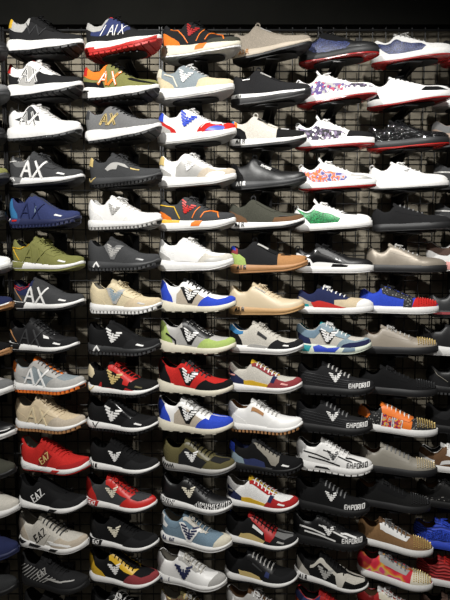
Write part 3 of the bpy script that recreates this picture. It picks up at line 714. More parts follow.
shoe(2,3,'grey knit running shoe with gold outlined letters, thick white sole', ('G','knit'), RC, 'W', 'GDK', [('mudguard','mudguard_low','G'),('heel_tab','heel_tab','DG')], T=AXo('GD','K2',.24,.018,.036), lace='DG', tongue='G', lining='RS', flat=True)
shoe(2,4,'charcoal running shoe with white wing emblem and gold heel tab', 'DG', RL, 'DG', 'K', [('heel_counter','heel_counter','DG'),('wing_patch',[(.26,.55),(.55,.80),(.62,.66),(.45,.62),(.43,.40),(.30,.36)],('LG','leather')),('heel_tab','heel_tab',('GD','leather')),('toe_stroke',[(.64,.62),(.76,.60),(.76,.68),(.64,.72)],('GD','leather'))], [('heel_badge','label','DG')], [('solemark','GD',[(.0,.02),(.05,.008),(.12,.026)],.004)], lace='DG', tongue='DG', lining='K')
shoe(2,5,'all white leather running shoe with faint grey eagle, white sole', ('W','leather'), RL, 'W', 'LG', [('heel_counter','heel_counter',('W','suede')),('mudguard','mudguard',('W','suede'))], T=[('eagle','LG',.40,.040,0.0202,-.25)], lace='W', tongue='W', lining='W')
shoe(2,6,'dark grey shoe with grey eagle and white badge on dark sole', 'DG', RL, 'DG', 'DG', [('mudguard','mudguard',('DG','suede')),('toe_reflector','reflector',('G','plastic'))], [('heel_badge','badge','DG')], [('plate','G',.40,.040,.028),('eagle','LG',.40,.040,0.0230,-.25),('solemark','W',[(.12,.005),(.16,.022),(.20,.006)],.006)], lace=None, tongue='DG', lining='K')
shoe(2,7,'pale yellow beige running shoe with grey eagle, white studded sole', ('ST','suede'), RL, 'W', 'W', [('heel_counter','heel_counter',('ST','suede')),('mudguard','mudguard',('BE','suede')),('eyestay','eyestay',('ST','leather')),('toe_reflector','reflector',('LG','plastic'))], T=[('plate','LG',.41,.034,.026),('eagle','LB',.41,.036,0.0230,-.25)], lace='ST', tongue='ST', lining='KG')
shoe(2,8,'black shoe with silver eagle on dark ridged sole with badge', 'K', RL, 'GDK', 'DG', [('heel_counter','heel_counter','K'),('mudguard','mudguard',('K2','suede')),('toe_reflector','reflector',('W','plastic'))], [('heel_badge','badge','DG')], [('eagle','W',.40,.038,0.0259,-.2),('solemark','W',[(.12,.005),(.16,.022),(.20,.006)],.006)], lace=None, tongue='K2', lining='K')
shoe(2,9,'black shoe with red laces, red panels and gold eagle', 'K', RL, 'W', 'K', [('heel_tab','heel_tab_wide',('ST','leather')),('under_panel','under_stripe',('RS','leather')),('eyestay','eyestay',('RD','leather')),('tongue_panel','side',('K','fabric')),('lace_panel',[(.56,.40),(.64,.40),(.69,.98),(.60,.98)],('RD','leather')),('toe_reflector','reflector',('OL2','plastic'))], [('heel_badge','badge','W')], [('eagle','GD',.42,.038,0.0259,-.2),('solemark','GD',[(.02,.02),(.06,.008),(.12,.024)],.0035)], lace='RD', tongue='K', lining='K')
shoe(2,10,'black shoe with large white eagle and white toe mark, white sole', 'K', RL, 'W', 'K', [('eyestay','eyestay',('K','patent')),('mudguard','mudguard',('K2','suede')),('toe_reflector','reflector',('W','plastic'))], [('heel_badge','label','W')], [('eagle','W',.41,.036,0.0278,-.15),('solemark','K',[(.12,.022),(.16,.006),(.20,.024)],.003)], lace=None, tongue='K2', lining='K')
shoe(2,11,'plain black suede shoe with small white eagle and dotted eyelets', ('K','suede'), RN, 'W', 'K', [('eyestay','eyestay',('K','suede')),('mudguard','mudguard',('K2','suede'))], T=[('eagle','W',.42,.036,0.0211,.05),('sole','K','AIR',.04,.008,.013,.0025)], lace='K', tongue='K', lining='K', flat=True)
shoe(2,12,'red and charcoal running shoe with cream eagle and red laces', 'DG', RN, 'W', 'K', [('heel_counter','heel_panel',('RD','suede')),('mudguard','mudguard',('RD','leather')),('eyestay','eyestay',('RD','leather')),('vamp_panel',[(.74,.78),(.84,.70),(.93,.9),(.93,.99),(.76,.99)],'DG')], [('heel_badge','badge','RS')], [('eagle','CR',.43,.042,0.0202,.2),('sole','W','EA7',.08,.008,.013,.0025)], lace='RD', tongue='RD', lining='K')
shoe(2,13,'black suede shoe with cream eagle and lettered black heel badge', ('K','suede'), RN, 'W', 'K', [('heel_counter','heel_panel',('K','leather')),('eyestay','eyestay','K'),('mudguard','mudguard',('K2','suede'))], [('heel_badge','badge','K')], [('eagle','CR',.42,.042,0.0211,.2),('sole','W','EA7',.08,.008,.013,.0025)], lace='K', tongue='K', lining='K', flat=True)
shoe(2,14,'black running shoe with yellow heel and eyelets, dark red toe', 'K', RN, 'W', 'K', [('heel_counter',[(0,0),(.28,0),(.22,.35),(.12,.62),(.07,.95),(0,.95)],('YE','suede')),('mudguard','mudguard',('BU','suede')),('eyestay','eyestay',('YE','leather'))], T=[('eagle','W',.42,.038,0.0211,.2)], lace='K', tongue='K', lining='K', flat=True)
shoe(2,15,'black shoe with white lace cut by the bottom edge', 'K', RN, 'W', 'K', [('eyestay','eyestay',('K','leather'))], T=[('eagle','W',.36,.055,0.0192,.2)], lace='W', lining='K')
# --- column 3
cur = lambda c: [('line',c,[(.12,.058),(.22,.052),(.30,.03),(.36,.006)],.0035),('line',c,[(.48,.01),(.52,.034),(.57,.05)],.0032),('line',c,[(.60,.012),(.64,.03),(.72,.036),(.80,.030),(.83,.010)],.0035)]
shoe(3,1,'black running shoe with orange heel panel, orange curves and thick cream sole', 'K2', RT, 'CR', 'W', [('heel_counter','heel_counter',('OR','suede')),('mudguard','mudguard_low',('DO','suede'))], [('sole_insert','mid_block','OR')], cur('OR')+[('eagle','RS',.40,.048,0.0211,-.4)], lace='K', tongue='K', lining='K')
shoe(3,2,'beige running shoe with slate side, white eagle and thick white sole', ('SG','fabric'), RT, 'W', 'LG', [('heel_counter','heel_counter',('ST','suede')),('toe_panel','vamp',('ST','suede')),('heel_tab','heel_tab',('CR','fabric'))], T=[('eagle','W',.40,.040,0.0230,-.3),('line','CR',[(.12,.05),(.24,.04),(.30,.005)],.004)], lace='W', tongue='LG', lining='LG')
shoe(3,3,'white running shoe with red panels and big blue eagle', ('W','fabric'), RT, 'W', 'LG', [('heel_counter','heel_counter',('RD','suede')),('heel_window','heel_low',('LG','suede')),('mudguard','mudguard',('RD','suede')),('toe_oval','toe_oval',('BL','leather')),('heel_tab','heel_tab',('BL','leather'))], [('sole_insert','mid_block','W')], [('eagle','BL',.40,.044,0.0269,-.4),('line','W',[(.61,.012),(.66,.026),(.74,.032),(.84,.028),(.88,.014)],.0025)], lace='W', tongue='W', lining='W')
shoe(3,4,'white running shoe with gold heel tab and grey beige panels', ('W','fabric'), RT, 'W', 'LG', [('heel_counter','heel_low',('LG','suede')),('side_panel','side',('LG','silver')),('mudguard','mudguard',('BE2','suede')),('toe_oval','toe_oval',('W','leather')),('heel_tab','heel_tab',('GD','leather'))], T=[('eagle','W',.42,.036,0.0173,-.3)], lace='W', tongue='W', lining='W')
shoe(3,5,'dark grey running shoe with orange and yellow curves, red eagle', 'DG', RT, 'W', 'LG', [('heel_counter','heel_low',('OR','suede')),('mudguard','mudguard_low',('DG','suede'))], [('sole_insert','mid_block','OR'),('sole_stripe',[(-.06,.6),(.30,.7),(.30,.98),(-.06,.98)],'YE')], [('line','YE',[(.04,.055),(.12,.05),(.22,.048),(.30,.006)],.0035)]+cur('OR')[1:]+[('eagle','RD',.40,.046,0.0240,-.4)], lace='DG', tongue='DG', lining='K')
shoe(3,6,'plain white running shoe with pale beige toe and grey heel', ('W','fabric'), RT, 'W', 'W', [('heel_counter','heel_low',('LG','suede')),('mudguard','mudguard',('SK','suede')),('toe_oval','toe_oval',('LG','leather')),('side_panel','side',('W','leather'))], lace='W', tongue='W', lining='DG')
gol = lambda toe, heel, side, e1='W': [('heel_counter','heel_panel',(heel,'suede')),('side_panel','side',(side,'suede')),('toe_panel','mudguard',(toe,'suede'))]
shoe(3,7,'white shoe with blue heel and toe, black laces, cream sole', ('W','leather'), RG, 'CR', 'CR', gol('BL','BL','BE2'), T=[('plate','K',.44,.034,.027),('eagle','W',.44,.037,0.0230,-.25)], lace='K', tongue='K', lining='K')
shoe(3,8,'lime green and light grey shoe with black eyelets, cream sole', ('LG','leather'), RG, 'CR', 'CR', gol('LI','LI','LG')+[('eyestay','eyestay',('K','leather'))], T=[('line','K',[(.12,.03),(.24,.012),(.24,.0)],.006),('plate','K',.44,.034,.027),('eagle','W',.44,.037,0.0230,-.25)], lace='K2', tongue='K', lining='K')
shoe(3,9,'red knit shoe with black heel and toe, cream cleated sole', ('RD','knit'), RG, 'CR', 'CR', gol('K','K','RD'), T=[('plate','K',.44,.036,.027),('eagle','W',.44,.038,0.0250,-.25)], lace='DG', tongue='K', lining='K')
shoe(3,10,'white shoe with blue heel and toe, light laces, cream sole', ('W','leather'), RG, 'CR', 'CR', gol('BL','BL','BE2')+[('toe_top',[(.72,.6),(.94,.6),(.97,.99),(.73,.99)],('BL','knit'))], T=[('plate','K',.44,.036,.027),('eagle','W',.44,.039,0.0230,-.25)], lace='LG', tongue='W', lining='K')
shoe(3,11,'dark olive suede shoe with black side and white eagle', ('OL2','suede'), RN, 'LG', 'G', [('heel_counter','heel_counter',('OL2','suede')),('side_panel','side',('K2','fabric')),('vamp_panel',[(.70,.75),(.84,.66),(.95,.9),(.95,.99),(.73,.99)],('K2','fabric')),('eyestay','eyestay',('OL2','leather'))], [('heel_badge','badge','LG')], [('eagle','W',.44,.036,0.0211,.15)]+[('solemark','K',[(.0+.035*i,.008),(.02+.035*i,.022),(.035+.035*i,.01)],.003) for i in range(5)], lace='K', tongue='OL2', lining='K')
shoe(3,12,'black shoe with cream eagle and black and white zebra toe band', ('K','leather'), RN, 'W', 'G', [('eyestay','eyestay',('K','leather')),('toe_band',[(.50,.0),(1,.0),(1,.95),(.90,.70),(.76,.58),(.58,.44)],('W','zebra'))], [('heel_badge','badge',('W','zebra'))], [('eagle','CR',.43,.044,0.0211,.2)], lace='K', tongue='K', lining='K')
shoe(3,13,'slate blue retro shoe with white heel tab and striped eagle', ('SL','fabric'), RN, 'W', 'W', [('heel_tab','heel_tab_wide',('W','leather')),('collar_trim','collar',('SL','suede')),('toe_cap','toe_cap',('CR','suede')),('eyestay','eyestay_slim',('SK','leather'))], T=[('plate','W',.44,.030,.031),('eagle','NV',.44,.034,0.0288,.0),('sole','NV','EA',.04,.01,.011,.0022),('sole','NV','EA7',.15,.01,.009,.002)], lace='SK', tongue='SL', lining='KG')
shoe(3,14,'white leather retro shoe with dark striped eagle and grey toe', ('W','leather'), RN, 'W', 'W', [('heel_tab','heel_tab_wide',('W','suede')),('toe_cap','toe_cap',('LG','suede')),('eyestay','eyestay_slim',('LG','suede'))], T=[('eagle','NV',.42,.032,0.0288,.05),('sole','NV','EA',.05,.01,.010,.0022),('sole','NV','I',.20,.01,.010,.003)], lace='SK', tongue='W', lining='KG')
shoe(3,15,'camouflage patterned shoe with white heel cut by the bottom edge', ('OL2','camo'), RN, 'W', 'W', [('heel_counter','heel_panel',('W','leather'))], lace='LG', tongue='OL2', lining='KG')
# --- column 4
air = lambda c: ('sole',c,'AIR',.09,.008,.015,.0036)
strip = lambda c: ('line',c,[(.37,.078),(.44,.069),(.50,.060)],.005)
shoe(4,1,'taupe knit slip-on trainer with pull loop, in the top row', ('TA','knit'), SK, 'BE2', 'K', [('lace_strip',[(.36,.985),(.38,.90),(.64,.80),(.70,.985)],('TA','fabric'))], T=[air('TN'),strip('LG')], lace=None, lining='TA', tloop='TA', name='slip_on_trainer')
shoe(4,2,'black knit slip-on trainer with thin white line around black sole', ('K2','knit'), SKC, 'K', 'K', [('heel_panel','heel_panel','K2'),('lace_strip',[(.36,.985),(.38,.90),(.64,.80),(.70,.985)],'K')], [('sole_stripe',[(-.06,.45),(.30,.5),(.95,.55),(.95,.9),(.6,.9),(.3,.9),(-.06,.92)],'W')], [('sole','K','AIR',.05,.020,.009,.002),('line','W',[(.14,.050),(.23,.052)],.004),strip('LG')], lace=None, lining='K', tloop='K2', name='slip_on_trainer')
shoe(4,3,'light grey knit slip-on with black toe cap and white pull loop', ('SK','knit'), SK, 'W', 'K', [('toe_cap','toe_half',('K','knit')),('heel_counter',[(0,0),(.24,0),(.21,.45),(.14,.72),(0,.75)],('K','suede')),('heel_tab',[(0,.72),(.10,.74),(.09,.99),(0,.99)],('OR','fabric')),('heel_edge',[(0,.86),(.06,.86),(.05,.99),(0,.99)],('SB','fabric')),('lace_strip',[(.36,.985),(.38,.90),(.62,.82),(.64,.985)],('SK','fabric'))], T=[air('K'),strip('K'),('line','W',[(.69,.037),(.78,.036)],.003)], lace=None, lining='SK', tloop='SK', name='slip_on_trainer')
shoe(4,4,'glossy black leather slip-on trainer with black sole', ('K','leather'), SK, 'DG', 'K', [('heel_panel','heel_panel',('K','patent')),('lace_strip',[(.36,.985),(.38,.80),(.62,.70),(.66,.985)],('K','fabric'))], T=[air('W'),('text','W','EMPORIO',.42,.058,.008,.1,-.45,.0018)], lace=None, lining='K', tloop='K', name='slip_on_trainer')
shoe(4,5,'dark olive grey slip-on trainer with brown toe and heel', ('DO','knit'), SK, 'W', 'K', [('toe_cap',[(.60,0),(1,0),(1,.9),(.86,.62),(.64,.45)],('BR','suede')),('heel_counter','heel_counter',('BR','suede')),('lace_strip',[(.36,.985),(.38,.88),(.62,.80),(.66,.985)],'DO')], T=[air('K'),('line','DG',[(.70,.022),(.80,.020)],.003)], lace=None, lining='G', tloop='DG', name='slip_on_trainer')
shoe(4,6,'black slip-on trainer with tan toe and lime green heel', ('K2','knit'), SK, 'TN', 'TN', [('toe_cap','toe_half',('TN','suede')),('heel_counter',[(0,0),(.22,0),(.20,.45),(.13,.72),(0,.74)],('LI','suede')),('heel_tab',[(0,.66),(.11,.68),(.10,.99),(0,.99)],('BU','fabric')),('heel_edge',[(0,.82),(.08,.86),(.07,.99),(0,.99)],('BL','fabric')),('lace_strip',[(.36,.985),(.38,.88),(.62,.80),(.64,.985)],'K')], T=[air('K'),strip('LG'),('line','K',[(.68,.036),(.80,.034)],.002)], lace=None, lining='K', tloop='K', name='slip_on_trainer')
shoe(4,7,'plain beige leather trainer with gum sole, laces in same beige', ('BE','leather'), RN, 'GUM', 'GUM', [('lace_strip','eyestay_slim',('BE','leather'))], T=[air('K'),strip('KG')], lace='BE', tongue='BE', lining='ST')
shoe(4,8,'white running shoe with black toe guard and teal heel collar', ('SK','fabric'), RN, 'W', 'LG', [('heel_counter','heel_panel',('K','suede')),('collar_panel',[(.02,.98),(.02,.72),(.10,.70),(.20,.82),(.20,.98)],('SB','fabric')),('mudguard','mudguard',('K2','suede')),('side_line',[(.24,.0),(.5,.0),(.56,.18),(.3,.14)],('LG','suede')),('tag','tag',('K','leather')),('toe_reflector',[(.75,.36),(.83,.34),(.83,.46),(.77,.48)],('W','plastic'))], lace='SK', tongue='SK', lining='SB')
tri = lambda red, ye='YE': [('heel_counter',[(0,0),(.30,0),(.22,.35),(.13,.62),(0,.72)],('NV','suede')),('under_panel',[(.22,0),(.56,0),(.60,.24),(.40,.22),(.22,.34)],(ye,'suede')),('mudguard','mudguard',(red,'suede')),('eyestay','eyestay_slim',(red,'suede')),('lace_panel',[(.60,.42),(.65,.42),(.69,.9),(.64,.9)],('NV','suede'))]
shoe(4,9,'white running shoe with dark red toe, navy heel and yellow side strip', ('SK','fabric'), RN, 'W', 'LG', tri('BU')+[('toe_reflector','reflector',('PK','plastic'))], T=[('line','PK',[(.03,.034),(.10,.034)],.005)], lace='W', tongue='YE', lining='KG', flat=True)
shoe(4,10,'all white leather running shoe with tan side label', ('W','leather'), RL, 'W', ('TN','rubber'), [('heel_counter','heel_counter',('W','leather')),('mudguard','mudguard',('W','leather')),('tag',[(.33,.66),(.50,.60),(.51,.76),(.34,.82)],('TN','leather'))], lace='LG', tongue='W', lining='TN')
shoe(4,11,'black and blue suede running shoe with grey eyelet strap', ('K','suede'), RL, 'K', 'K2', [('heel_counter','heel_counter',('LB','suede')),('heel_tab','heel_tab',('BL','fabric')),('under_panel',[(.22,0),(.52,0),(.50,.30),(.30,.34),(.2,.4)],('DN','suede')),('strap',[(.34,.98),(.40,.80),(.54,.62),(.60,.30),(.66,.30),(.70,.62),(.70,.98)],('KG','suede')),('mudguard','mudguard_low',('K','suede')),('toe_reflector','reflector',('W','plastic'))], lace='K2', tongue='DG', lining='DN')
shoe(4,12,'white running shoe with bright red toe guard, navy heel, yellow tongue', ('W','fabric'), RN, 'W', 'K', tri('RS')+[('toe_reflector','reflector',('W','plastic'))], T=[('line','LG',[(.03,.034),(.10,.034)],.005)], lace='W', tongue='YE', lining='KG', flat=True)
shoe(4,13,'black running shoe with red eyelet panel and grey toe top', 'K', RN, 'W', 'K', [('under_panel','under_stripe',('GD','leather')),('mudguard','mudguard',('K2','suede')),('vamp_panel',[(.70,.80),(.84,.66),(.95,.9),(.95,.99),(.73,.99)],'G'),('eyestay',[(.34,.98),(.38,.86),(.56,.70),(.58,.30),(.65,.30),(.70,.72),(.72,.98)],('RS','leather')),('tag',[(.39,.62),(.54,.54),(.55,.68),(.40,.76)],('W','plastic')),('toe_reflector','reflector',('LG','plastic'))], lace='K', tongue='RS', lining='K', loop='DN', flat=True)
shoe(4,14,'black running shoe with gold side triangle and blue lace toggle', 'K', RN, 'W', 'K', [('under_panel',[(.22,.05),(.54,.0),(.50,.22),(.34,.26),(.20,.42)],('GD','leather')),('mudguard','mudguard',('K2','suede')),('eyestay','eyestay',('K','leather')),('tag',[(.40,.66),(.54,.56),(.545,.62),(.41,.73)],('DG','plastic')),('lace_toggle',[(.575,.40),(.635,.38),(.65,.72),(.60,.74)],('DN','plastic'))], lace='LG', tongue='K', lining='K', loop='DN', flat=True)
shoe(4,15,'white shoe with brown tongue cut by the bottom edge', ('LG','leather'), RN, 'W', 'W', [('heel_counter','heel_panel',('W','leather'))], lace='W', tongue='BR', lining='BR')
# --- column 5
cp = lambda sidecol, heel='W', eye='W': [('side_panel','side_cup_big',sidecol),('eyestay','eyestay_cup',(eye,'leather'))]
shoe(5,1,'black low sneaker with glittering blue side and red outsole', ('K','leather'), CU, 'K2', ('RS','gloss'), [('side_panel','side_cup_big',('DN','glitter')),('eyestay','eyestay_cup',('K','suede'))], lace='K', tongue='K', lining='K', tall=True)
shoe(5,2,'white low sneaker with purple floral print side and red outsole', ('W','leather'), CU, 'W', ('RS','gloss'), cp(('W','floral'))+[('toe_strap','strap_toe',('G','mono'))], lace='W', tongue='W', lining='W', loop='W', tall=True)
shoe(5,3,'white low sneaker with dark patterned side and black toe', ('W','leather'), CU, 'W', ('RS','gloss'), [('side_panel','side_cup_big',('W','mono')),('toe_box','toe_box',('K','fabric')),('eyestay','eyestay_cup',('W','leather')),('toe_foxing',[(.62,.0),(1,.0),(1,.2),(.62,.2)],('W','leather'))], lace='W', tongue='W', lining='W', loop='W', tall=True)
shoe(5,4,'white low sneaker with orange and purple print, silver toe strap', ('W','leather'), CU, 'W', ('RS','gloss'), cp(('W','flame'))+[('toe_strap','strap_toe',('LG','silver'))], lace='W', tongue='W', lining='W', loop='W', tall=True)
shoe(5,5,'white low sneaker with glittering green side panel', ('W','leather'), CU, 'W', ('LG','rubber'), [('side_panel',[(.02,.95),(.14,.60),(.22,.05),(.58,.05),(.62,.42),(.50,.60),(.36,.62),(.27,.80),(.14,.95)],(('GRN','glitter'))),('eyestay','eyestay_cup',('W','leather'))], T=[('line','K',[(.62,.034),(.70,.030),(.82,.025)],.0025)], lace='W', tongue='W', lining='W', loop='W', tall=True)
shoe(5,6,'black patent sneaker with white heel clip and white sole', ('K','leather'), CU, 'W', 'W', [('side_panel','side_cup',('K','patent')),('heel_clip',[(0,.0),(.26,.0),(.20,.55),(.12,.75),(0,.78)],('W','gloss')),('heel_window',[(.10,.0),(.22,.0),(.20,.34),(.09,.34)],('K','gloss')),('foxing',[(.2,.0),(1,.0),(1,.30),(.70,.26),(.24,.22)],('W','gloss')),('sole_window',[(.48,.0),(.68,.0),(.70,.16),(.62,.24),(.50,.20)],('K','gloss'))], lace='K', tongue='K', lining='K', loop='DG')
shoe(5,7,'navy and tan sneaker with red side stripe and white toe', ('NV','suede'), CU, 'W', 'LG', [('heel_counter','heel_counter',('BE2','suede')),('heel_window',[(.02,.0),(.16,.0),(.15,.28),(.03,.28)],('TE','suede')),('vamp_panel',[(.50,0),(.84,0),(.90,.99),(.72,.99),(.66,.75),(.50,.5)],('BE','suede')),('toe_cap','toe_cap',('W','leather')),('stripe',[(.18,.42),(.22,.04),(.60,-.0),(.66,.05),(.46,.26)],('RD','leather'))], lace='W', tongue='K', lining='BU')
shoe(5,8,'white and navy running shoe with teal collar and blue sole block', ('SK','fabric'), RT, 'MINT', 'MINT', [('heel_counter','heel_panel',('NV','suede')),('collar_panel','collar_wide',('SL','suede')),('mudguard','mudguard',('LB','suede')),('toe_guard','mudguard_low',('NV','suede')),('eyestay','eyestay',('LB','suede'))], [('sole_insert','wave','BL'),('sole_insert',[(-.05,.2),(.16,.1),(.2,.8),(-.02,.9)],'TE'),('sole_insert','teal','SL')], [('plate','K',.43,.034,.024),('eagle','W',.43,.037,0.0259,-.2)], lace='W', tongue='TE', lining='TE')
dk = [('line','DG',[(.05+.02*i,.052-.011*i),(.30,.045-.011*i),(.62,.032-.008*i),(.88,.024-.006*i)],.0013) for i in range(4)]
shoe(5,9,'black ribbed trainer with lettered toe and light laces, above its twin', 'K2', RA, 'K', 'K', T=dk+[('eagle','W',.50,.040,0.0192,.0),EMP('W')], lace='LG', tongue='K', lining='K', flat=True)
shoe(5,10,'black ribbed trainer with lettered toe, left of the orange sneaker', 'K2', RA, 'K', 'K', T=dk+[('eagle','W',.49,.040,0.0192,.0),EMP('W')], lace='G', tongue='K', lining='K', flat=True)
st = lambda c, w: [('line',c,[(.10,.040),(.28,.034),(.44,.022)],w),('line',c,[(.16,.022),(.36,.016),(.58,.006)],w),('line',c,[(.36,.056),(.44,.050),(.52,.038)],w*.8),('line',c,[(.56,.040),(.66,.030),(.74,.022)],w*.9),('line',c,[(.66,.036),(.76,.030),(.86,.022)],w*.8)]
shoe(5,11,'white trainer with black speed lines and lettered toe', ('W','leather'), RA, 'W', 'W', [('collar_panel','collar',('W','leather'))], [('sole_insert',[(.24,.35),(.46,.3),(.42,.6),(.26,.62)],'K')], st('K',.0045)+[('plate','W',.49,.038,.022),('eagle','DG',.49,.040,0.0192,.0),EMP('K')], lace='W', tongue='LG', lining='DG', flat=True)
shoe(5,12,'plain black trainer with lettered toe, below the white lined one', ('K','knit'), RA, 'K', 'K', T=[('eagle','W',.49,.040,0.0192,.0),EMP('W')], lace='G', tongue='K', lining='K', flat=True)
shoe(5,13,'black trainer with broad white side stripes and lettered toe', ('K','leather'), RA, 'K', 'K', T=st('W',.0055)+[('plate','K',.49,.038,.022),('eagle','W',.49,.040,0.0192,.0),EMP('W')], lace='K', tongue='K', lining='K', flat=True)
shoe(5,14,'black retro shoe with beige heel, beige eyelets and grey eagle', 'K', RN, 'W', 'K', [('heel_counter',[(.0,0),(.22,0),(.18,.35),(.10,.62),(0,.8)],('SK','suede')),('toe_top',[(.68,.66),(.84,.55),(.96,.8),(.96,.99),(.72,.99)],('SK','fabric')),('toe_guard','mudguard_low',('K','patent')),('eyestay',[(.20,.62),(.33,.80),(.40,.68),(.56,.62),(.60,0),(.66,0),(.70,.72),(.735,.985),(.66,.985),(.58,.80),(.42,.86),(.33,.985),(.20,.78)],('SK','leather'))], T=[('eagle','LG',.42,.030,0.0250,.0),('sole','K','AIR',.06,.009,.013,.003)], lace='K', tongue='K', lining='K', flat=True)
shoe(5,15,'blue and orange shoe with red laces cut by the bottom edge', ('RS','leather'), RN, 'W', 'K', [('heel_counter','heel_counter',('OR','suede')),('collar_panel','collar_wide',('DN','suede'))], lace='RD', tongue='RS', lining='K', flat=True)
# --- column 6
shoe(6,1,'white low sneaker with glittering blue side and red outsole', ('W','suede'), CU, 'W', ('RS','gloss'), [('side_panel','side_cup_big',('DN','glitter'))], lace='LG', tongue='LG', lining='DN')
shoe(6,2,'white low sneaker with black heel patch, black laces, red outsole', ('W','leather'), CU, 'W', ('RS','gloss'), [('heel_patch',[(.0,0),(.15,0),(.13,.40),(.06,.55),(0,.58)],('K','suede')),('toe_strap','strap_toe',('K','suede'))], lace='K', tongue='W', lining='W')
shoe(6,3,'shiny black reptile leather sneaker with red outsole', ('K','croc'), CU, 'K2', ('RD','gloss'), [('eyestay','eyestay_cup',('K','croc'))], lace='K', tongue='K', lining='K')
shoe(6,4,'plain white low sneaker with tiny dark emblem', ('W','leather'), CU, 'W', 'GDK', [('eyestay','eyestay_cup',('W','leather')),('heel_panel','heel_panel',('W','leather'))], T=[('line','DG',[(.44,.044),(.50,.046)],.003),('line','DG',[(.45,.039),(.49,.040)],.002)], lace='W', tongue='W', lining='W', loop='W')
shoe(6,5,'black suede low sneaker with studded eyelets and black sole', ('K2','suede'), CU, 'K2', 'K2', [('eyestay','eyestay_cup',('K2','suede')),('toe_box',[(.72,0),(1,0),(1,1),(.76,1),(.73,.7)],('K2','suede'))], lace='G', tongue='K2', lining='K2', flat=True)
shoe(6,6,'silver metallic low sneaker with black sole', ('TA','silver'), CU, 'K2', 'K2', [('eyestay','eyestay_cup',('TA','silver')),('toe_box',[(.68,0),(1,0),(1,1),(.72,1),(.69,.7)],('TA','silver'))], lace='LG', tongue='TA', lining='BR', loop='K2')
shoe(6,7,'bright blue suede sneaker with red studded toe', ('BL','suede'), CU, 'W', 'W', [('toe_box','toe_box',('RD','suede')),('front_panel','front_block',('K','dots')),('eyestay','eyestay_cup',('K','dots'))], lace='K2', tongue='K', lining='TN', studs=('RD','plastic'))
shoe(6,8,'taupe leather sneaker with gold studded toe, above black suede one', ('TA','leather'), CU, 'K2', 'K2', [('eyestay','eyestay_cup',('TA','leather'))], lace='LG', tongue='TA', lining='TN', studs=('GD','metal'))
shoe(6,9,'black suede sneaker with dark studded toe, above the orange sneaker', ('K','suede'), CU, 'K2', 'K2', [('eyestay','eyestay_cup',('K','suede'))], lace='K2', tongue='K', lining='K', studs=('DG','metal'))
shoe(6,10,'orange and black picture print sneaker with gold studded toe', ('K','dots'), CU, 'W', 'LG', [('front_panel','front_block',('OR','leather')),('picture_edge',[(.27,.0),(.42,.0),(.43,.70),(.28,.70)],('W','leather')),('picture','picture_left',('RD','poster')),('picture_edge',[(.43,.0),(.54,.0),(.56,.66),(.44,.66)],('W','leather')),('picture','picture_right',('OR','poster')),('eyestay','eyestay_cup',('OR','leather')),('heel_tab','heel_tab_wide',('OR','leather'))], lace='W', tongue='OR', lining='K', studs=('GD','metal'), flat=True)
shoe(6,11,'taupe leather sneaker with gold studded toe, below the orange one', ('KG','leather'), CU, 'K2', 'K2', [('eyestay','eyestay_cup',('KG','leather'))], lace='G', tongue='KG', lining='BR', studs=('ST','metal'), flat=True)
shoe(6,12,'black sneaker with silver studs and brown lining, above brown sneaker', ('CL','suede'), CU, 'K2', 'K2', [('eyestay','eyestay_cup',('K','suede'))], lace='K2', tongue='K', lining='BR', studs=('DG','metal'))
shoe(6,13,'brown sneaker with white eyelet panel and gold studded toe', ('BR2','suede'), CU, 'W', 'LG', [('eyestay','eyestay_cup',('W','leather'))], lace='G', tongue='BR', lining='BR', studs=('GD','metal'), flat=False)
shoe(6,14,'red, yellow and pink spray painted sneaker with studded cream toe', ('RD','spray'), CU, 'W', 'LG', [('toe_box',[(.70,0),(1,0),(1,1),(.74,1),(.71,.7)],('CR','leather')),('eyestay','eyestay_cup',('LG','leather'))], lace='G', tongue='LG', lining='BR', studs=('GD','metal'))
shoe(6,15,'red shoe with big white laces cut by the bottom edge', ('RS','leather'), CU, 'W', 'LG', [('eyestay','eyestay_cup',('CR','leather'))], lace='W', tongue='W', lining='BR')
# --- column 7: only the heels stand inside the picture
shoe(7,1,'black shoe whose heel just shows at top right edge', ('K','leather'), CU, 'K2', ('RS','gloss'), lace='K', lining='K')
shoe(7,2,'white shoe heel at right edge below the white-blue sneaker', ('W','leather'), CU, 'W', 'LG', lace='W', tongue='W', lining='LG')
shoe(7,3,'tan and grey shoe heel at right edge beside black reptile sneaker', ('TN2','leather'), RN, 'DG', 'DG', [('collar_panel','collar_wide',('G','suede')),('heel_counter','heel_low','DG')], lace='G', lining='G')
shoe(7,4,'dark grey shoe heel at right edge beside plain white sneaker', 'DG', RN, 'DG', 'K', [('collar_panel','collar_wide','DG')], T=[('line','LG',[(.0,.040),(.2,.036),(.4,.03)],.006)], lace='DG', lining='DG')
shoe(7,5,'mid grey shoe heel at right edge beside black suede sneaker', 'DG', RN, 'K2', 'K', [('heel_counter','heel_low','G')], T=[('line','LG',[(.0,.046),(.2,.042),(.4,.04)],.006)], lace='DG', lining='DG')
shoe(7,6,'white shoe with brown collar and pink heel at right edge', ('W','leather'), RT, 'PK', 'W', [('collar_panel','collar_wide',('MU','suede'))], lace='W', lining='MU')
shoe(7,7,'dark grey shoe with red sole mark at right edge', ('GDK','leather'), CU, 'K2', 'K2', T=[('solemark','BU',[(.02,.014),(.3,.014)],.010)], lace='K', lining='K')
shoe(7,8,'black shoe heel on thick white sole at right edge', ('K2','leather'), RT, 'W', 'W', [('heel_panel','heel_panel',('K2','patent'))], T=[('solemark','LG',[(.14,.010),(.2,.010)],.004)], lace='K', lining='K')
shoe(7,9,'black shoe heel with ridged black sole and thin tan seam, right edge', ('K','leather'), RL, 'K', 'DG', [('heel_counter','heel_counter','K2')], T=[('line','KG',[(.06,.066),(.11,.045),(.24,.02)],.002)], lace='K', lining='K')
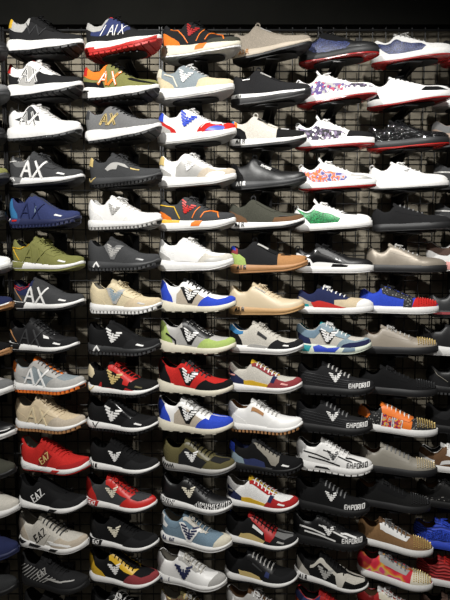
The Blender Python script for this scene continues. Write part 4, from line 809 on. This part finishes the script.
shoe(7,10,'plain black shoe heel at right edge beside the orange sneaker', ('K','fabric'), RN, 'K', 'K', [('collar_panel','collar_wide','K2')], lace='K', lining='K')
shoe(7,11,'white shoe heel with brown side patch at right edge', ('W','leather'), CU, 'W', 'W', [('side_panel',[(.14,.15),(.22,.0),(.5,.0),(.5,.5),(.30,.62),(.18,.5)],('BR','suede')),('collar_panel','collar_wide','BR'),('side_flash',[(.24,.1),(.5,.3),(.5,.5),(.26,.3)],('W','leather'))], lace='W', lining='DG')
shoe(7,12,'black studded shoe heel with brown lining at right edge', ('CL','leather'), CU, 'K', 'K', [('stud_row',[(.05,.12),(.6,.12),(.6,.32),(.05,.32)],('K','dots'))], lace='K', lining='BR')
shoe(7,13,'bright blue textured shoe heel at right edge', ('BL','wave'), CU, 'BL', 'BL', [('stud_panel',[(.05,.2),(.7,.2),(.7,.8),(.3,.7),(.12,.8)],('BL','glitter'))], lace='BL', lining='BR')
shoe(7,14,'red wavy patterned shoe heel on white sole at right edge', ('RS','wave'), CU, 'W', 'W', lace='RD', lining='RDD')
shoe(7,15,'dark brown shoe heel in the bottom right corner', ('MU','suede'), CU, 'K', 'K', lace='K', lining='K')
# --- column 0: only the toes stand inside the picture
Z0 = [('dark grey mesh','K2','K2',RN,'near top left corner'),('mid grey','G','DG',RN,'left of red-tabbed running shoe'),('black','K2','K',RN,'left of all white running shoe'),
 ('yellowish olive','OL','DG',RN,'left of charcoal lettered shoe'),('black leather',('K','leather'),'K',RN,'left of navy blue knit shoe'),('white',('W','leather'),'W',RT,'left of olive green shoe'),
 ('navy suede',('NV','suede'),'TN',RN,'with tan and white sole'),('black suede',('K','suede'),'TN',RN,'with tan sole'),('light grey',('LG','leather'),'W',RT,'left of orange-soled shoe'),
 ('black',('K','leather'),'W',RN,'with thin white sole line'),('dark olive',('DO','suede'),'K',RN,'left of red running shoe'),('off-white',('SK','suede'),'W',RT,'left of black lettered shoe'),
 ('navy blue',('NV','suede'),'NV',RN,'left of beige lettered shoe'),('charcoal','GDK','K',RN,'left of striped black shoe')]
for i, (nm, cc, so, fm, where) in enumerate(Z0):
    P = [('toe_guard','mudguard_low', colk(cc))]
    T = [('line','W',[(.60,.006),(.80,.012),(.97,.010)],.003)] if i == 9 else []
    if i in (2, 8): P.append(('toe_cap','toe_cap',('K2','suede') if i == 2 else ('G','fabric')))
    S = [('sole_stripe',[(.4,.5),(1.0,.5),(1.0,.98),(.4,.98)],'W')] if i in (6,) else []
    shoe(0, i+1, '%s shoe toe at left edge %s' % (nm, where), cc, fm, so, so if so != 'W' else 'LG', P, S, T, lace='K', tongue=cc, lining='K')
# ------------------------------------------------------------------ room
def rmat(name, rgb, rough, nscale=6, amt=.2, bumpd=0., spec=.4):
    m = bpy.data.materials.new(name); m.use_nodes = True; nt = m.node_tree; b = nt.nodes['Principled BSDF']; b.inputs['Roughness'].default_value = rough
    tc = nt.nodes.new('ShaderNodeTexCoord'); n = nt.nodes.new('ShaderNodeTexNoise'); n.inputs['Scale'].default_value = nscale; n.inputs['Detail'].default_value = 6; n.inputs['Roughness'].default_value = .65
    nt.links.new(tc.outputs['Object'], n.inputs['Vector'])
    r = nt.nodes.new('ShaderNodeValToRGB'); r.color_ramp.elements[0].color = (*[c*(1-amt) for c in rgb], 1); r.color_ramp.elements[1].color = (*[c*(1+amt) for c in rgb], 1)
    r.color_ramp.elements[0].position = .3; r.color_ramp.elements[1].position = .7
    nt.links.new(n.outputs[0], r.inputs[0]); nt.links.new(r.outputs[0], b.inputs['Base Color'])
    if bumpd:
        bp = nt.nodes.new('ShaderNodeBump'); bp.inputs['Distance'].default_value = bumpd; bp.inputs['Strength'].default_value = .6
        nt.links.new(n.outputs[0], bp.inputs['Height']); nt.links.new(bp.outputs[0], b.inputs['Normal'])
    b.inputs['Specular IOR Level'].default_value = spec
    return m
def struct(name, x0, x1, y0, y1, z0, z1, m):
    mb = MB(); mb.box(x0, x1, y0, y1, z0, z1); o = link_obj(name, mb.mesh(name, False), m); o['kind'] = 'structure'; return o
struct('wall_back', -1.9, 1.9, .165, .265, -.12, 2.95, rmat('wall_plaster', (.22,.195,.15), .85, 26, .2, .003, .2))
struct('floor', -1.9, 1.9, -3.2, .265, -.2, -.12, rmat('floor_tiles', (.12,.11,.10), .5, 4))
struct('ceiling', -1.9, 1.9, -3.2, .265, 2.95, 3.02, rmat('ceiling_paint', (.25,.25,.24), .9, 4))
struct('trim_1', -1.9, 1.9, .122, .165, 2.420, 2.95, rmat('black_header', (.005,.005,.004), .85, 3, .3, 0., .1))
WIRE = mat('K', 'wire')
def rod(mb, a, b, r, n=6): mb.tube([a, b], r, n)
def panel_mesh():
    mb = MB(); z0, z1 = -.10, 2.406
    for i in range(1, 12):
        x = i*SPC; rod(mb, (x, .1385, z0), (x, .1385, z1+.010), .0024)
    k = 0; z = z1-.004
    while z > z0:
        rod(mb, (0, .1340, z), (PW, .1340, z), .0024); z -= SPC
    return mb.mesh('wire_mesh')
def frame_mesh():
    mb = MB(); z0, z1 = -.10, 2.406
    rod(mb, (.002, .1375, z0), (.002, .1375, z1+.012), .0042, 8); rod(mb, (PW-.002, .1375, z0), (PW-.002, .1375, z1+.012), .0042, 8)
    rod(mb, (0, .1375, z1), (PW, .1375, z1), .0042, 8); rod(mb, (0, .1375, z0), (PW, .1375, z0), .0042, 8)
    return mb.mesh('frame')
def clip_mesh():
    mb = MB(); mb.box(-.012, .012, .1445, .165, -.015, .015); mb.box(-.004, .004, .1405, .150, -.004, .004); return mb.mesh('wall_bracket', False)
wm, fmh, cm = panel_mesh(), frame_mesh(), clip_mesh()
px = PX
for i, w in enumerate(('behind the leftmost half shoes', 'behind the two leftmost full columns of shoes', 'behind the third and fourth columns of shoes', 'behind the studded sneakers at right')):
    e = bpy.data.objects.new('gridwall_panel', None); C.objects.link(e); e.location = (px+i*(PW+.006), 0, 0)
    e['label'] = 'black wire grid panel '+w; e['category'] = 'display grid'; e['group'] = 'black wire grid panels on the wall'
    link_obj('wire_mesh', wm, WIRE, e); link_obj('frame', fmh, WIRE, e)
    for zz in (2.366, 1.265, -.05):
        c = link_obj('wall_bracket', cm, WIRE, e); c.location = (.0527*3, 0, zz)
# ------------------------------------------------------------------ light
def spot(x, y, z, tx, tz, power, size, blend, col, rad=.05):
    l = bpy.data.lights.new('spot', 'SPOT'); l.energy = power; l.spot_size = math.radians(size); l.spot_blend = blend; l.color = col; l.shadow_soft_size = rad
    o = bpy.data.objects.new('ceiling_spot_lamp', l); C.objects.link(o); o.location = (x, y, z)
    o.rotation_euler = (Vector((tx, 0, tz))-Vector((x, y, z))).to_track_quat('-Z', 'Y').to_euler()
WHT = (1, .985, .95)
spot(-.60, -1.55, 2.9, -.45, 1.42, 212, 98, .9, WHT)
spot(.55, -1.05, 2.9, .55, 1.02, 102, 88, .9, WHT)
def area(x, y, z, sx, sy, power, rot, col=(1,.96,.9)):
    l = bpy.data.lights.new('area', 'AREA'); l.shape = 'RECTANGLE'; l.size = sx; l.size_y = sy; l.energy = power; l.color = col
    o = bpy.data.objects.new('added_fill_light', l); C.objects.link(o); o.location = (x, y, z); o.rotation_euler = rot
area(0, -2.6, 2.9, 2.4,  .8, 9, (math.radians(35), 0, 0))  # unseen fill lamp, added to brighten the lower shoe fronts
w = bpy.data.worlds.new('world'); bpy.context.scene.world = w; w.use_nodes = True
w.node_tree.nodes['Background'].inputs[0].default_value = (1, .96, .9, 1); w.node_tree.nodes['Background'].inputs[1].default_value = .035
# ------------------------------------------------------------------ camera
cd = bpy.data.cameras.new('camera'); cam = bpy.data.objects.new('camera', cd); C.objects.link(cam)
cam.location = (0, -1.72, 1.45); cam.rotation_euler = (math.radians(86), 0, 0); cd.sensor_width = 36; cd.lens = 445/600*36; cd.clip_start = .05
sc = bpy.context.scene; sc.camera = cam
vs = sc.view_settings; vs.view_transform = 'Standard'; vs.look = 'None'; vs.gamma = 1; vs.exposure = 0; vs.use_curve_mapping = False
sc.cycles.max_bounces = 6
